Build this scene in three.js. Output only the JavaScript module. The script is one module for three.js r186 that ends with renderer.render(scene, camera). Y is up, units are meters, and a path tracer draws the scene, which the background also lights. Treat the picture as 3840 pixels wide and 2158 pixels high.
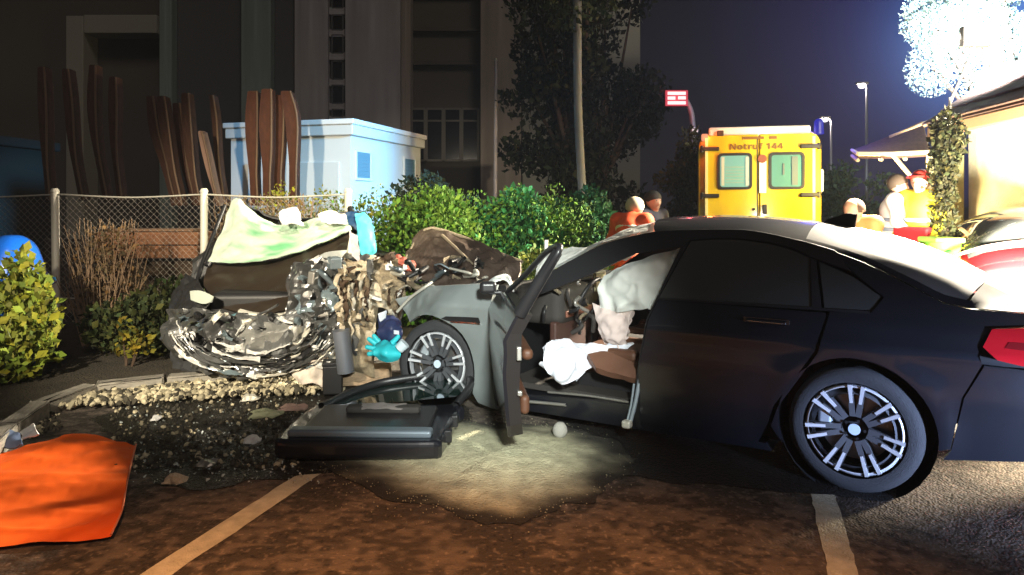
import * as THREE from 'three';
import { mergeGeometries, toCreasedNormals } from 'three/addons/utils/BufferGeometryUtils.js';
import { RoundedBoxGeometry } from 'three/addons/geometries/RoundedBoxGeometry.js';
import { MarchingCubes } from 'three/addons/objects/MarchingCubes.js';
import { TextGeometry } from 'three/addons/geometries/TextGeometry.js';
import { FontLoader } from 'three/addons/loaders/FontLoader.js';

// ------------------------------------------------------------------ camera, sky, lights, exposure
const scene = new THREE.Scene();
const FOC = 690, HOR = 203, EYE = 1.6;                    // focal length and horizon row in pixels of a 1024 x 575 frame, eye height
const camera = new THREE.PerspectiveCamera(2 * Math.atan(372 / FOC) * 180 / Math.PI, 1024 / 744, 0.1, 400);
camera.position.set(0, EYE, 0);
camera.lookAt(0, EYE, -10);
camera.setViewOffset(1024, 744, 0, 169, 1024, 575);       // shifted lens: uprights stay upright
const renderer = new THREE.WebGLRenderer();
renderer.toneMapping = THREE.LinearToneMapping;
renderer.toneMappingExposure = 1;
renderer.shadowMap.enabled = true;

{ // night sky over a town: dull violet, with the floodlight glow painted in blue round the lamp
  const w = 512, h = 256, d = new Float32Array(w * h * 4);
  const lamp = new THREE.Vector3(6.0, 2.1, -8.6).normalize(), v = new THREE.Vector3();
  for (let j = 0; j < h; j++) for (let i = 0; i < w; i++) {
    const el = (j + .5) / h * Math.PI - Math.PI / 2, az = (i + .5) / w * 2 * Math.PI - Math.PI;
    v.set(Math.cos(el) * Math.cos(az), Math.sin(el), Math.cos(el) * Math.sin(az));
    const a = Math.acos(THREE.MathUtils.clamp(v.dot(lamp), -1, 1)), k = (j * w + i) * 4;
    const g1 = Math.exp(-Math.pow(a / .2, 2)), g2 = Math.exp(-Math.pow(a / .085, 2)), lo = Math.exp(-Math.max(0, el) * 5);
    d[k] = .0076 + .004 * lo + .03 * g1 + .06 * g2;
    d[k + 1] = .0072 + .002 * lo + .022 * g1 + .22 * g2;
    d[k + 2] = .0092 + .002 * lo + .12 * g1 + .6 * g2;
    d[k + 3] = 1;
  }
  const t = new THREE.DataTexture(d, w, h, THREE.RGBAFormat, THREE.FloatType);
  t.mapping = THREE.EquirectangularReflectionMapping; t.magFilter = THREE.LinearFilter; t.needsUpdate = true;
  scene.background = t; scene.environment = t;
}
const fillLight = new THREE.DirectionalLight(0xffeedd, .42);  // soft fill light added from behind the camera
fillLight.position.set(7, 15, 15); fillLight.shadow.radius = 30; scene.add(fillLight, fillLight.target);
Object.assign(fillLight.shadow.camera, { left: -30, right: 30, top: 30, bottom: -30, near: 1, far: 90 });
function spot(color, cd, from, to, deg, penumbra, radius = 6) {
  const l = new THREE.SpotLight(color, cd, 0, deg * Math.PI / 180, penumbra, 2);
  l.position.set(...from); l.target.position.set(...to); l.shadow.radius = radius; scene.add(l, l.target); return l;
}
function bulb(color, cd, at, radius = 4) {
  const l = new THREE.PointLight(color, cd, 0, 2); l.position.set(...at); l.shadow.radius = radius; scene.add(l); return l;
}
const FLOOD = [5.72, 3.66, -8.5];
spot(0xfff1d8, 1150, [5.66, 3.62, -8.42], [1.3, .9, -6.1], 36, .35, 8);          // floodlight head over the road
spot(0xe2f2ff, 1700, [5.86, 3.68, -8.66], [9.0, 4.9, -11.5], 44, 1, 8);         // added beam from the mast onto the tree; only one head is built
spot(0xfff4e0, 105, [5.6, 3.7, -8.55], [4.3, 1.5, -12.3], 40, .6, 6);
spot(0xfff4dc, 600, [4.95, 1.0, -6.0], [6.5, 1.9, -8.6], 40, .6, 8);               // added unseen spot that brightens the house wall
spot(0xfff2d8, 48, [3.5, 1.2, -6.3], [4.9, 1.4, -8.8], 26, .7, 8);              // added unseen spot behind the saloon, lighting the people
spot(0xfff1d6, 270, [-3.1, 3.0, -.4], [-2.7, 1.55, -6.0], 21, .35, 5);          // work lamp on the wreck
spot(0xf6f2c8, 150, [.4, 4.8, -4.2], [-1.75, 1.5, -8.7], 25, .6, 8);            // added unseen spot that brightens the hedge
spot(0xf0f6ee, 250, [.5, 2.6, .5], [-.1, .6, -4.8], 12.5, .7, 10);              // unseen spot added to light the open doorway
spot(0xb4ccff, 460, [4.7, .45, 1.2], [2.45, .4, -3.6], 8.5, 1, 10);            // unseen cool spot added for the rear wheel and bumper
spot(0xffe9c4, 90, [4.35, .4, -4.55], [2.95, 0, -4.1], 11, .8, 5);                 // unseen low spot added for the bright ground under the tail
spot(0xffaa64, 880, [0, 10, 4.5], [-.4, 0, -.25], 16.5, .35, 10);              // sodium street lamp over the road
spot(0x5fc0ff, 1500, [7.7, 4.7, -5.3], [-1.7, 2.5, -10.7], 8.8, .7, 30);         // blue emergency light

scene.fog = new THREE.FogExp2(0xc8d4e8, .0006);                                 // thin night haze round the lamps

// ------------------------------------------------------------------ helpers
let seedState = 1;
const seed = s => { seedState = (s * 2654435761) >>> 0 || 1; };
const rnd = () => { seedState ^= seedState << 13; seedState >>>= 0; seedState ^= seedState >>> 17; seedState ^= seedState << 5; seedState >>>= 0; return seedState / 4294967296; };
const rr = (a, b) => a + (b - a) * rnd();
const clamp = THREE.MathUtils.clamp, lerp = THREE.MathUtils.lerp;
const ss = (a, b, t) => { t = clamp((t - a) / (b - a), 0, 1); return t * t * (3 - 2 * t); };
const V = (x, y, z) => new THREE.Vector3(x, y, z);
const at = (px, py, Z) => V((px - 512) / FOC * Z, EYE + (HOR - py) / FOC * Z, -Z);       // a place Z metres away
const gnd = (px, py, y = 0) => { const Z = FOC * (EYE - y) / (py - HOR); return V((px - 512) / FOC * Z, y, -Z); };
const h3 = (x, y, z) => { let n = (x * 374761393 + y * 668265263 + z * 2147483647) | 0; n = Math.imul(n ^ (n >>> 13), 1274126177); return ((n ^ (n >>> 16)) >>> 0) / 4294967296; };
function vn(x, y, z = 0) {
  const X = Math.floor(x), Y = Math.floor(y), Z = Math.floor(z), s = t => t * t * (3 - 2 * t), a = s(x - X), b = s(y - Y), c = s(z - Z);
  const l = (k) => lerp(lerp(h3(X, Y, k), h3(X + 1, Y, k), a), lerp(h3(X, Y + 1, k), h3(X + 1, Y + 1, k), a), b);
  return lerp(l(Z), l(Z + 1), c);
}
const fbm = (x, y, z = 0, o = 4) => { let s = 0, a = .5, n = 0; for (let i = 0; i < o; i++) { s += a * vn(x, y, z); n += a; a *= .5; x = x * 2.03 + 7; y = y * 2.03 + 3; z = z * 2.03 + 1; } return s / n; };
function curve(p) { // smooth interpolation through [x, y] pairs sorted by x
  const n = p.length, m = [];
  const sl = i => (p[i + 1][1] - p[i][1]) / (p[i + 1][0] - p[i][0]);
  for (let i = 0; i < n; i++) m[i] = i === 0 ? sl(0) : i === n - 1 ? sl(n - 2) : (sl(i - 1) * sl(i) <= 0 ? 0 : 2 * sl(i - 1) * sl(i) / (sl(i - 1) + sl(i)));
  return x => {
    if (x <= p[0][0]) return p[0][1]; if (x >= p[n - 1][0]) return p[n - 1][1];
    let i = 0; while (x > p[i + 1][0]) i++;
    const w = p[i + 1][0] - p[i][0], t = (x - p[i][0]) / w, a = t * t, b = a * t;
    return (2 * b - 3 * a + 1) * p[i][1] + (b - 2 * a + t) * w * m[i] + (3 * a - 2 * b) * p[i + 1][1] + (b - a) * w * m[i + 1];
  };
}
const used = new Map();
function numbered(name) { const n = used.get(name) ?? -1; used.set(name, n + 1); return n < 0 ? name : `${name}_${String(n + 1).padStart(3, '0')}`; }
function tag(o, label, category, group) { Object.assign(o.userData, { label, category }); if (group) o.userData.group = group; return o; }
function thing(name, label, category, pos = [0, 0, 0], turn = 0, group) {
  const o = new THREE.Group(); o.name = numbered(name); o.position.set(...pos); o.rotation.y = turn; scene.add(o); o.updateMatrixWorld(true);
  return tag(o, label, category, group);
}
function part(parent, name, geo, mat, label) { const m = new THREE.Mesh(Array.isArray(geo) ? M(geo) : geo, mat); m.name = name; if (label) m.userData.label = label; parent.add(m); return m; }
function solo(name, geo, mat, label, category, group) { const m = part(scene, numbered(name), geo, mat); return tag(m, label, category, group); }
function struct(name, geo, mat) { const m = part(scene, numbered(name), geo, mat); m.userData.kind = 'structure'; return m; }
function copy(root, label, pos, turn) { const c = root.clone(); c.userData = { ...root.userData, label }; c.name = numbered(root.name.replace(/_\d{3}$/, '')); if (pos) c.position.set(...pos); if (turn !== undefined) c.rotation.y = turn; scene.add(c); return c; }
function M(list) {
  return mergeGeometries(list.map(g => {
    g = g.index ? g.toNonIndexed() : g.clone(); g.morphAttributes = {};
    for (const k of Object.keys(g.attributes)) if (!['position', 'normal', 'uv'].includes(k)) g.deleteAttribute(k);
    if (!g.attributes.uv) g.setAttribute('uv', new THREE.BufferAttribute(new Float32Array(g.attributes.position.count * 2), 2));
    if (!g.attributes.normal) g.computeVertexNormals();
    g.groups = []; return g;
  }));
}
const box = (w, h, d, x = 0, y = 0, z = 0) => new THREE.BoxGeometry(w, h, d).translate(x, y, z);
const rbox = (w, h, d, x = 0, y = 0, z = 0, r = .01) => new RoundedBoxGeometry(w, h, d, 2, Math.min(r, w / 2.01, h / 2.01, d / 2.01)).translate(x, y, z);
const cyl = (r0, r1, h, x = 0, y = 0, z = 0, n = 16) => new THREE.CylinderGeometry(r1, r0, h, n).translate(x, y, z);
function bar(a, b, r, n = 8, r2 = r) { // round bar between two points
  const d = b.clone().sub(a), g = new THREE.CylinderGeometry(r2, r, d.length(), n).translate(0, d.length() / 2, 0);
  return g.applyQuaternion(new THREE.Quaternion().setFromUnitVectors(V(0, 1, 0), d.normalize())).translate(a.x, a.y, a.z);
}
const tube = (pts, r, seg = pts.length * 5, n = 7, closed = false) => new THREE.TubeGeometry(new THREE.CatmullRomCurve3(pts, closed, 'catmullrom', .4), seg, r, n, closed);
function fromGrid(P, nu, nv, flat) { // P[j * (nu + 1) + i] points
  const pos = [], uv = [], idx = [];
  for (let j = 0; j <= nv; j++) for (let i = 0; i <= nu; i++) { const p = P[j * (nu + 1) + i]; pos.push(p.x, p.y, p.z); uv.push(i / nu, j / nv); }
  for (let j = 0; j < nv; j++) for (let i = 0; i < nu; i++) { const a = j * (nu + 1) + i, b = a + 1, c = a + nu + 1, d = c + 1; idx.push(a, c, b, b, c, d); }
  let g = new THREE.BufferGeometry(); g.setAttribute('position', new THREE.Float32BufferAttribute(pos, 3)); g.setAttribute('uv', new THREE.Float32BufferAttribute(uv, 2)); g.setIndex(idx);
  if (flat) g = g.toNonIndexed(); g.computeVertexNormals(); return g;
}
const cr = (a, b, c, d, t) => .5 * ((2 * b) + (-a + c) * t + (2 * a - 5 * b + 4 * c - d) * t * t + (-a + 3 * b - 3 * c + d) * t * t * t);
function surf(rows, nu, nv, amp = 0, freq = 6, sd = 1, flat = false, thick = 0) { // sheet through rows of control points, then dented
  const R = rows.length, C = rows[0].length, P = [];
  const val = (j, i, k) => rows[clamp(j, 0, R - 1)][clamp(i, 0, C - 1)].getComponent(k);
  for (let j = 0; j <= nv; j++) for (let i = 0; i <= nu; i++) {
    const u = i / nu * (C - 1), v = j / nv * (R - 1), a = Math.min(Math.floor(u), C - 2), b = Math.min(Math.floor(v), R - 2), s = u - a, t = v - b, p = V();
    for (let k = 0; k < 3; k++) { const q = []; for (let m = -1; m < 3; m++) q.push(cr(val(b + m, a - 1, k), val(b + m, a, k), val(b + m, a + 1, k), val(b + m, a + 2, k), s)); p.setComponent(k, cr(...q, t)); }
    P.push(p);
  }
  if (amp) {
    const g0 = fromGrid(P, nu, nv), n = g0.attributes.normal;
    P.forEach((p, k) => { const q = 1 - 2 * Math.abs(fbm(p.x * freq + sd * 13, p.y * freq + sd * 7, p.z * freq, 3) * 2 - 1), h = amp * (q * .8 + (vn(p.x * freq * 2.7, p.y * freq * 2.7 + sd, p.z * freq * 2.7) - .5)); p.add(V(n.getX(k), n.getY(k), n.getZ(k)).multiplyScalar(h)); });
  }
  const g = fromGrid(P, nu, nv, flat);
  if (!thick) return g;
  const n = fromGrid(P, nu, nv).attributes.normal, Q = P.map((p, k) => p.clone().addScaledVector(V(n.getX(k), n.getY(k), n.getZ(k)), -thick));
  const rim = [], ring = [];
  for (let i = 0; i <= nu; i++) ring.push(i);
  for (let j = 1; j <= nv; j++) ring.push(j * (nu + 1) + nu);
  for (let i = nu - 1; i >= 0; i--) ring.push(nv * (nu + 1) + i);
  for (let j = nv - 1; j >= 0; j--) ring.push(j * (nu + 1));
  for (const k of ring) rim.push(P[k]); for (const k of ring) rim.push(Q[k]);
  return M([g, fromGrid(Q, nu, nv, flat), fromGrid(rim, ring.length - 1, 1, true)]);
}
const toLocal = (o, pts) => pts.map(p => Array.isArray(p) ? toLocal(o, p) : o.worldToLocal(p.clone()));
function smooth(pts, n = 6, closed = true) { return new THREE.SplineCurve((closed ? [...pts, pts[0]] : pts).map(p => new THREE.Vector2(...p))).getPoints(n * pts.length).map(p => [p.x, p.y]); }
function flatPoly(pts, y, dens = 0) { // a level sheet from [x, z] points
  const s = new THREE.Shape(pts.map(p => new THREE.Vector2(p[0], -p[1]))), g = new THREE.ShapeGeometry(s).rotateX(-Math.PI / 2).translate(0, y, 0), p = g.attributes.position, uv = g.attributes.uv;
  for (let i = 0; i < p.count; i++) uv.setXY(i, p.getX(i), p.getZ(i));
  return g;
}
// ------------------------------------------------------------------ materials and textures
const lin = (r, g, b) => new THREE.Color().setRGB(r, g, b);
const mat = (c, roughness = .7, metalness = 0, o = {}) => new THREE.MeshStandardMaterial({ color: Array.isArray(c) ? lin(...c) : c, roughness, metalness, side: THREE.DoubleSide, ...o });
const phys = (c, roughness, metalness, o) => new THREE.MeshPhysicalMaterial({ color: lin(...c), roughness, metalness, side: THREE.DoubleSide, ...o });
function tex(n, fn, srgb = false) {
  const d = new Uint8Array(n * n * 4), e = x => Math.round(255 * (srgb ? (x <= .0031308 ? 12.92 * x : 1.055 * Math.pow(clamp(x, 0, 1), 1 / 2.4) - .055) : clamp(x, 0, 1)));
  for (let j = 0; j < n; j++) for (let i = 0; i < n; i++) { const c = fn(i / n, j / n); d.set([e(c[0]), e(c[1]), e(c[2]), 255], (j * n + i) * 4); }
  const t = new THREE.DataTexture(d, n, n); t.wrapS = t.wrapT = THREE.RepeatWrapping; t.magFilter = t.minFilter = THREE.LinearFilter; if (srgb) t.colorSpace = THREE.SRGBColorSpace; t.needsUpdate = true; return t;
}
const rep = (t, u, v = u) => { t = t.clone(); t.repeat.set(u, v); t.needsUpdate = true; return t; };
const wrapN = (f) => (u, v) => { const a = f(u, v), b = f(u - 1, v), c = f(u, v - 1), d = f(u - 1, v - 1), s = ss(.86, 1, u), t = ss(.86, 1, v); return lerp(lerp(a, b, s), lerp(c, d, s), t); };
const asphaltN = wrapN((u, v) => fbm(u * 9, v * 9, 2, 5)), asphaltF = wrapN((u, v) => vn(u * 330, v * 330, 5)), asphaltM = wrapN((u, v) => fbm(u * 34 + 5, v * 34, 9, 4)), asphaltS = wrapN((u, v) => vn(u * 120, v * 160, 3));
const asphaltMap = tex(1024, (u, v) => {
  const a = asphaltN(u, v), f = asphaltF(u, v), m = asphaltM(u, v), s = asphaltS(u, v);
  const wornDapple = ss(.44, .6, a * .3 + m * .45 + s * .27), k = .036 + wornDapple * .055 * (.5 + .9 * s) + (f > .82 ? .07 * f : 0) - (f < .2 ? .02 : 0);  // lighter patches: worn asphalt plus dappled lamp light put into the colour
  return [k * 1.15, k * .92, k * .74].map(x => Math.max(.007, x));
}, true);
const asphaltBump = tex(512, (u, v) => { const f = vn(u * 210, v * 210, 5) * .7 + vn(u * 70, v * 70, 8) * .3; return [f, f, f]; });
const grain = tex(256, (u, v) => { const g = .5 + .5 * vn(u * 3 + vn(u * 2, v * 9) * 1.2, v * 60, 1) * vn(u * 14, v * 120, 4); return [g, g, g]; });
const mottle = tex(256, wrapN2((u, v) => .45 + .55 * fbm(u * 12, v * 12, 4, 5)));
function wrapN2(f) { const w = wrapN(f); return (u, v) => { const k = w(u, v); return [k, k, k]; }; }
const speck = tex(256, wrapN2((u, v) => vn(u * 90, v * 90, 7) * .6 + vn(u * 30, v * 30, 2) * .4));
const m = {
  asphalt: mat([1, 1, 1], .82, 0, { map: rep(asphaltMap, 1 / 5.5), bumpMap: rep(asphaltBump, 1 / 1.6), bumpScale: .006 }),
  soil: mat([.06, .048, .03], .95, 0, { map: rep(mottle, .7), bumpMap: rep(speck, 1.3), bumpScale: .03 }),
  pavement: mat([.2, .19, .17], .85, 0, { map: rep(mottle, .5), bumpMap: rep(speck, 1.5), bumpScale: .006 }),
  kerb: mat([.42, .39, .33], .85, 0, { map: mottle, bumpMap: speck, bumpScale: .006 }),
  line: mat([.64, .62, .5], .8, 0, { map: rep(mottle, 1.6), bumpMap: rep(speck, 2), bumpScale: .006 }),
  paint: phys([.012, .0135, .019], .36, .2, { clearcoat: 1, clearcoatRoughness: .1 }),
  paintLit: phys([.24, .27, .27], .5, .2, { clearcoat: .6, clearcoatRoughness: .35 }),  // lighter copy of the saloon paint, lamp light put into its colour
  black: mat([.012, .012, .013], .5), trim: mat([.018, .018, .02], .35), rubber: mat([.036, .037, .04], .85, 0, { bumpMap: rep(speck, 4, 4), bumpScale: .003 }),
  glassDark: phys([.045, .048, .046], .06, 0, { clearcoat: 1, clearcoatRoughness: .03 }),
  chrome: mat([.75, .75, .76], .2, 1), alloy: mat([.7, .72, .75], .38, .3), alloyDark: mat([.1, .105, .115], .45, .3), disc: mat([.3, .29, .28], .4, .9),
  leather: mat([.1, .042, .022], .55), cabin: mat([.03, .026, .023], .8), airbag: mat([.78, .82, .78], .9), airbagPink: mat([.66, .55, .52], .9), airbagBlue: mat([.74, .77, .86], .85),
  red: phys([.55, .012, .02], .15, 0, { clearcoat: 1 }), steel: mat([.42, .41, .38], .45, .8), steelPale: mat([.62, .6, .52], .55, .35), steelBlue: mat([.2, .25, .28], .45, .6),
  tan: mat([.5, .4, .26], .8, 0, { map: rep(mottle, 2), bumpMap: rep(speck, 3), bumpScale: .01 }), cream: mat([.66, .57, .42], .8, 0, { map: rep(mottle, 3) }),
  hoodDark: phys([.05, .037, .026], .35, .3, { clearcoat: .8, clearcoatRoughness: .2 }), wreck: mat([.03, .03, .03], .5, .3), silver: mat([.7, .7, .67], .3, .2), silverBlue: mat([.2, .26, .29], .28, .4), silverDark: mat([.14, .145, .145], .28, .4), lens: phys([.5, .55, .48], .2, 0, { clearcoat: 1 }),
  white: mat([.78, .78, .76], .6), wood: mat([.42, .18, .085], .75, 0, { map: rep(grain, 1, 1), bumpMap: rep(grain, 1, 1), bumpScale: .008 }), woodDark: mat([.1, .06, .035], .8, 0, { map: grain }),
  corten: mat([.085, .034, .018], .85, 0, { map: rep(mottle, 1.5), bumpMap: speck, bumpScale: .004 }), slatLitEdge: mat([.15, .09, .055], .8), pole: mat([.72, .68, .58], .5, .1), wire: mat([.32, .29, .25], .5, .5), galv: mat([.5, .47, .4], .55, .25),
};
const glow = (c, k) => new THREE.MeshStandardMaterial({ color: 0x000000, emissive: lin(...c), emissiveIntensity: k, roughness: .4 });
// ------------------------------------------------------------------ ground
{
  const g = new THREE.PlaneGeometry(400, 300, 60, 60).rotateX(-Math.PI / 2).translate(0, 0, -120), p = g.attributes.position, uv = g.attributes.uv;
  for (let i = 0; i < p.count; i++) uv.setXY(i, p.getX(i), p.getZ(i));
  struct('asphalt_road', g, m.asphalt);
}
const KERB = [[-60, 505], [-16, 462], [14, 436], [52, 411], [104, 396], [190, 387], [310, 378], [440, 362], [560, 336], [640, 308], [655, 285]].map(([x, y]) => gnd(x, y));
const kerbPath = new THREE.CatmullRomCurve3(KERB, false, 'catmullrom', .3);
{
  const pts = kerbPath.getSpacedPoints(40).map(p => [p.x, p.z]);
  const s = new THREE.Shape([...pts, [1.6, -40], [-40, -40], [-40, 2], [-4, 2]].map(p => new THREE.Vector2(p[0], -p[1])));
  const g = new THREE.ExtrudeGeometry(s, { depth: .1, bevelEnabled: false }).rotateX(-Math.PI / 2);
  struct('verge_soil', g, m.soil);
  const kerb = new THREE.Group(); kerb.name = 'kerb'; kerb.userData.kind = 'structure'; scene.add(kerb);
  const L = kerbPath.getLength(), n = Math.floor(L / .52), stone = [0, 1, 2].map(k => { seed(40 + k); const b = new RoundedBoxGeometry(.5, .2, .13, 2, .016); const p = b.attributes.position; for (let i = 0; i < p.count; i++) p.setXYZ(i, p.getX(i) + rr(-.005, .005), p.getY(i) + rr(-.006, .006), p.getZ(i) + rr(-.005, .005)); b.computeVertexNormals(); return b; });
  seed(44);
  for (let i = 0; i < n; i++) {
    const u = (i + .5) / n, p = kerbPath.getPointAt(u), t = kerbPath.getTangentAt(u), q = part(kerb, 'kerb_stone', stone[i % 3], m.kerb);
    q.position.set(p.x, .015 + rr(-.006, .006), p.z); q.rotation.set(rr(-.02, .02), Math.atan2(-t.z, t.x) + rr(-.02, .02), rr(-.01, .01));
  }
}
{ // raised forecourt at the right, with a flat kerb edge
  const s = new THREE.Shape([[3.9, 7.6], [4.4, 7.1], [14, 6.2], [14, 24], [6.3, 24], [6.0, 11.8], [3.8, 9.4]].map(p => new THREE.Vector2(p[0], p[1])));
  struct('forecourt_pavement', new THREE.ExtrudeGeometry(s, { depth: .15, bevelEnabled: false }).rotateX(-Math.PI / 2), m.pavement);
}
function strip(px0, px1, w0, w1, y = .004, n = 24, sd = 3) { // painted strip with worn edges
  const a = gnd(...px0), b = gnd(...px1), d = b.clone().sub(a).normalize(), q = V(-d.z, 0, d.x), L = [], R = [];
  for (let i = 0; i <= n; i++) { const t = i / n, c = a.clone().lerp(b, t), w = lerp(w0, w1, t) / 2; L.push([c.x + q.x * (w + .02 * (fbm(t * 12, sd) - .5)), c.z + q.z * (w + .02 * (fbm(t * 12, sd) - .5))]); R.push([c.x - q.x * (w + .02 * (fbm(t * 14, sd + 9) - .5)), c.z - q.z * (w + .02 * (fbm(t * 14, sd + 9) - .5))]); }
  return flatPoly([...L, ...R.reverse()], y);
}
struct('road_line', strip([100, 612], [333, 459], .13, .13), m.line);
struct('road_dash', strip([823, 494], [846, 585], .125, .125), m.line);
function patch(px, y, mtl, name, jag = .06, sd = 1) {
  const c = smooth(px.map(([x, yy]) => { const p = gnd(x, yy); return [p.x, p.z]; }), 8);
  const pts = c.map(([x, z], i) => [x + jag * (fbm(x * 6, z * 6, sd) - .5) * 2, z + jag * (fbm(x * 6 + 40, z * 6, sd) - .5) * 2]);
  return struct(name, flatPoly(pts, y), mtl);
}
patch([[95, 418], [150, 402], [260, 392], [345, 392], [420, 392], [470, 410], [430, 440], [345, 470], [250, 483], [170, 486], [120, 462]], .005, mat([.018, .016, .013], .42, 0, { bumpMap: rep(speck, 2.2), bumpScale: .02, map: rep(mottle, .9) }), 'dark_ground_patch', .12, 4);  // dark, smoother sheet laid on the ground before the wreck
patch([[560, 420], [660, 428], [780, 440], [880, 470], [900, 500], [800, 492], [700, 484], [600, 470]], .005, mat([.014, .014, .014], .5, 0, { bumpMap: rep(speck, 2), bumpScale: .01 }), 'saloon_shade_patch', .1, 9);  // dark sheet painted as the shade under and beside the saloon
{ // pale absorbent granules: a low heap with a ragged skirt and a tail to the left
  const rows = [], c = gnd(492, 462);
  const N = 120, K = 44, P = [];
  for (let j = 0; j <= K; j++) for (let i = 0; i <= N; i++) {
    const a = i / N * 2 * Math.PI, r = j / K, cx = Math.cos(a), sx = Math.sin(a);
    const ex = .74 + (cx < 0 ? .45 * Math.pow(-cx, 3) : .1 * cx), ez = .74 + (sx < 0 ? .1 : 0);
    const e = 1 + .28 * (fbm(cx * 2.6 + 5, sx * 2.6, 3) - .5) * 2 * r;
    const x = c.x + cx * ex * r * e, z = c.z - sx * ez * r * e - .35 * Math.min(0, cx) * r * -.6;
    P.push(V(x, .006 + .05 * Math.pow(1 - r, .8) * (.75 + .5 * fbm(x * 5, z * 5, 1)) * (cx < -.5 ? .7 : 1) + .006 * (1 - r) * vn(x * 40, z * 40), z));
  }
  const g = fromGrid(P, N, K), uv = g.attributes.uv, p = g.attributes.position; const col = []; for (let i = 0; i < p.count; i++) { const x = p.getX(i), z = p.getZ(i), r = Math.floor(i / (N + 1)) / K; uv.setXY(i, x, z); const k = clamp(ss(1, .52, r + .45 * (fbm(x * 4, z * 7, 8, 4) - .5)), 0, 1); col.push(lerp(.03, .72, k), lerp(.027, .69, k), lerp(.022, .46, k)); } g.setAttribute('color', new THREE.Float32BufferAttribute(col, 3));
  tag(part(scene, 'absorbent_patch', g, mat([1, 1, 1], .95, 0, { vertexColors: true, map: rep(mottle, 1.2), bumpMap: rep(speck, 2.4), bumpScale: .012 })), 'pale olive heap of absorbent granules on the asphalt below the open car doorway', 'absorbent');
  seed(77); const gr = new THREE.InstancedMesh(new THREE.IcosahedronGeometry(.0026, 0), mat([.3, .28, .19], .95), 900), dd = new THREE.Object3D();
  for (let i = 0; i < 900; i++) { const t = rr(0, 6.283), r = .62 + .2 * (rnd() + rnd() + rnd() - 1.5) + (Math.cos(t) < 0 ? .3 * Math.pow(-Math.cos(t), 4) : 0); dd.position.set(c.x + Math.cos(t) * r * 1.05, .012, c.z - Math.sin(t) * r * 1.12); dd.rotation.set(rr(0, 3), rr(0, 3), 0); const s = rr(.6, 1.7); dd.scale.set(s, s, s); dd.updateMatrix(); gr.setMatrixAt(i, dd.matrix); }
  gr.name = 'granules'; gr.userData.kind = 'stuff'; scene.getObjectByName('absorbent_patch').add(gr);
}
// ------------------------------------------------------------------ foliage
const leafGeo = (() => { const g = new THREE.BufferGeometry(); g.setAttribute('position', new THREE.Float32BufferAttribute([0, 0, 0, .32, .5, .1, 0, 1, 0, -.32, .5, .1], 3)); g.setAttribute('uv', new THREE.Float32BufferAttribute([0, 0, 1, .5, .5, 1, 0, .5], 2)); g.setIndex([0, 1, 2, 0, 2, 3]); g.computeVertexNormals(); return g; })();
const leafMat = phys([1, 1, 1], .75, 0, { transmission: .3, thickness: 0, specularIntensity: .4 });
function leaves(parent, name, n, place, size, tint, geo = leafGeo) {
  const im = new THREE.InstancedMesh(geo, leafMat, n), d = new THREE.Object3D(), c = new THREE.Color();
  for (let i = 0; i < n; i++) { const p = place(i); d.position.copy(p); d.rotation.set(rr(-1.5, 1.5), rr(0, 6.3), rr(-1.5, 1.5)); const s = size * rr(.4, 1.45); d.scale.set(s, s, s); d.updateMatrix(); im.setMatrixAt(i, d.matrix); im.setColorAt(i, tint(c, p)); }
  im.name = name; im.userData.kind = 'stuff'; parent.add(im); return im;
}
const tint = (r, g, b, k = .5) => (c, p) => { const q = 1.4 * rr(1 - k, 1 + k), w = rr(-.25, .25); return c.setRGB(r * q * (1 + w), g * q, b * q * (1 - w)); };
function blobs(list) { // random point in a cloud of overlapping ellipsoids, denser at the skin
  return () => { const [x, y, z, a, b, c] = list[Math.floor(rnd() * list.length)], t = rr(0, 2 * Math.PI), u = rr(-1, 1), q = Math.sqrt(1 - u * u), r = Math.pow(rnd(), .3); return V(x + a * r * q * Math.cos(t), Math.max(.03, y + b * r * u), z + c * r * q * Math.sin(t)); };
}
function shrub(name, label, category, base, list, n, size, tnt, twig = 7) {
  const o = thing(name, label, category, base); const mx = Math.max(...list.map(b => b[1] + b[4]));
  const tw = []; for (let i = 0; i < twig; i++) { const b = list[i % list.length]; tw.push(bar(V(b[0] * .4, 0, b[2] * .4), V(b[0] + rr(-.2, .2) * b[3], b[1] + rr(.1, .6) * b[4], b[2] + rr(-.2, .2) * b[5]), .012, 5, .005)); }
  part(o, 'stem', tw, m.woodDark); leaves(o, 'foliage', n, blobs(list), size, tnt); return o;
}
seed(11);
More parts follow.
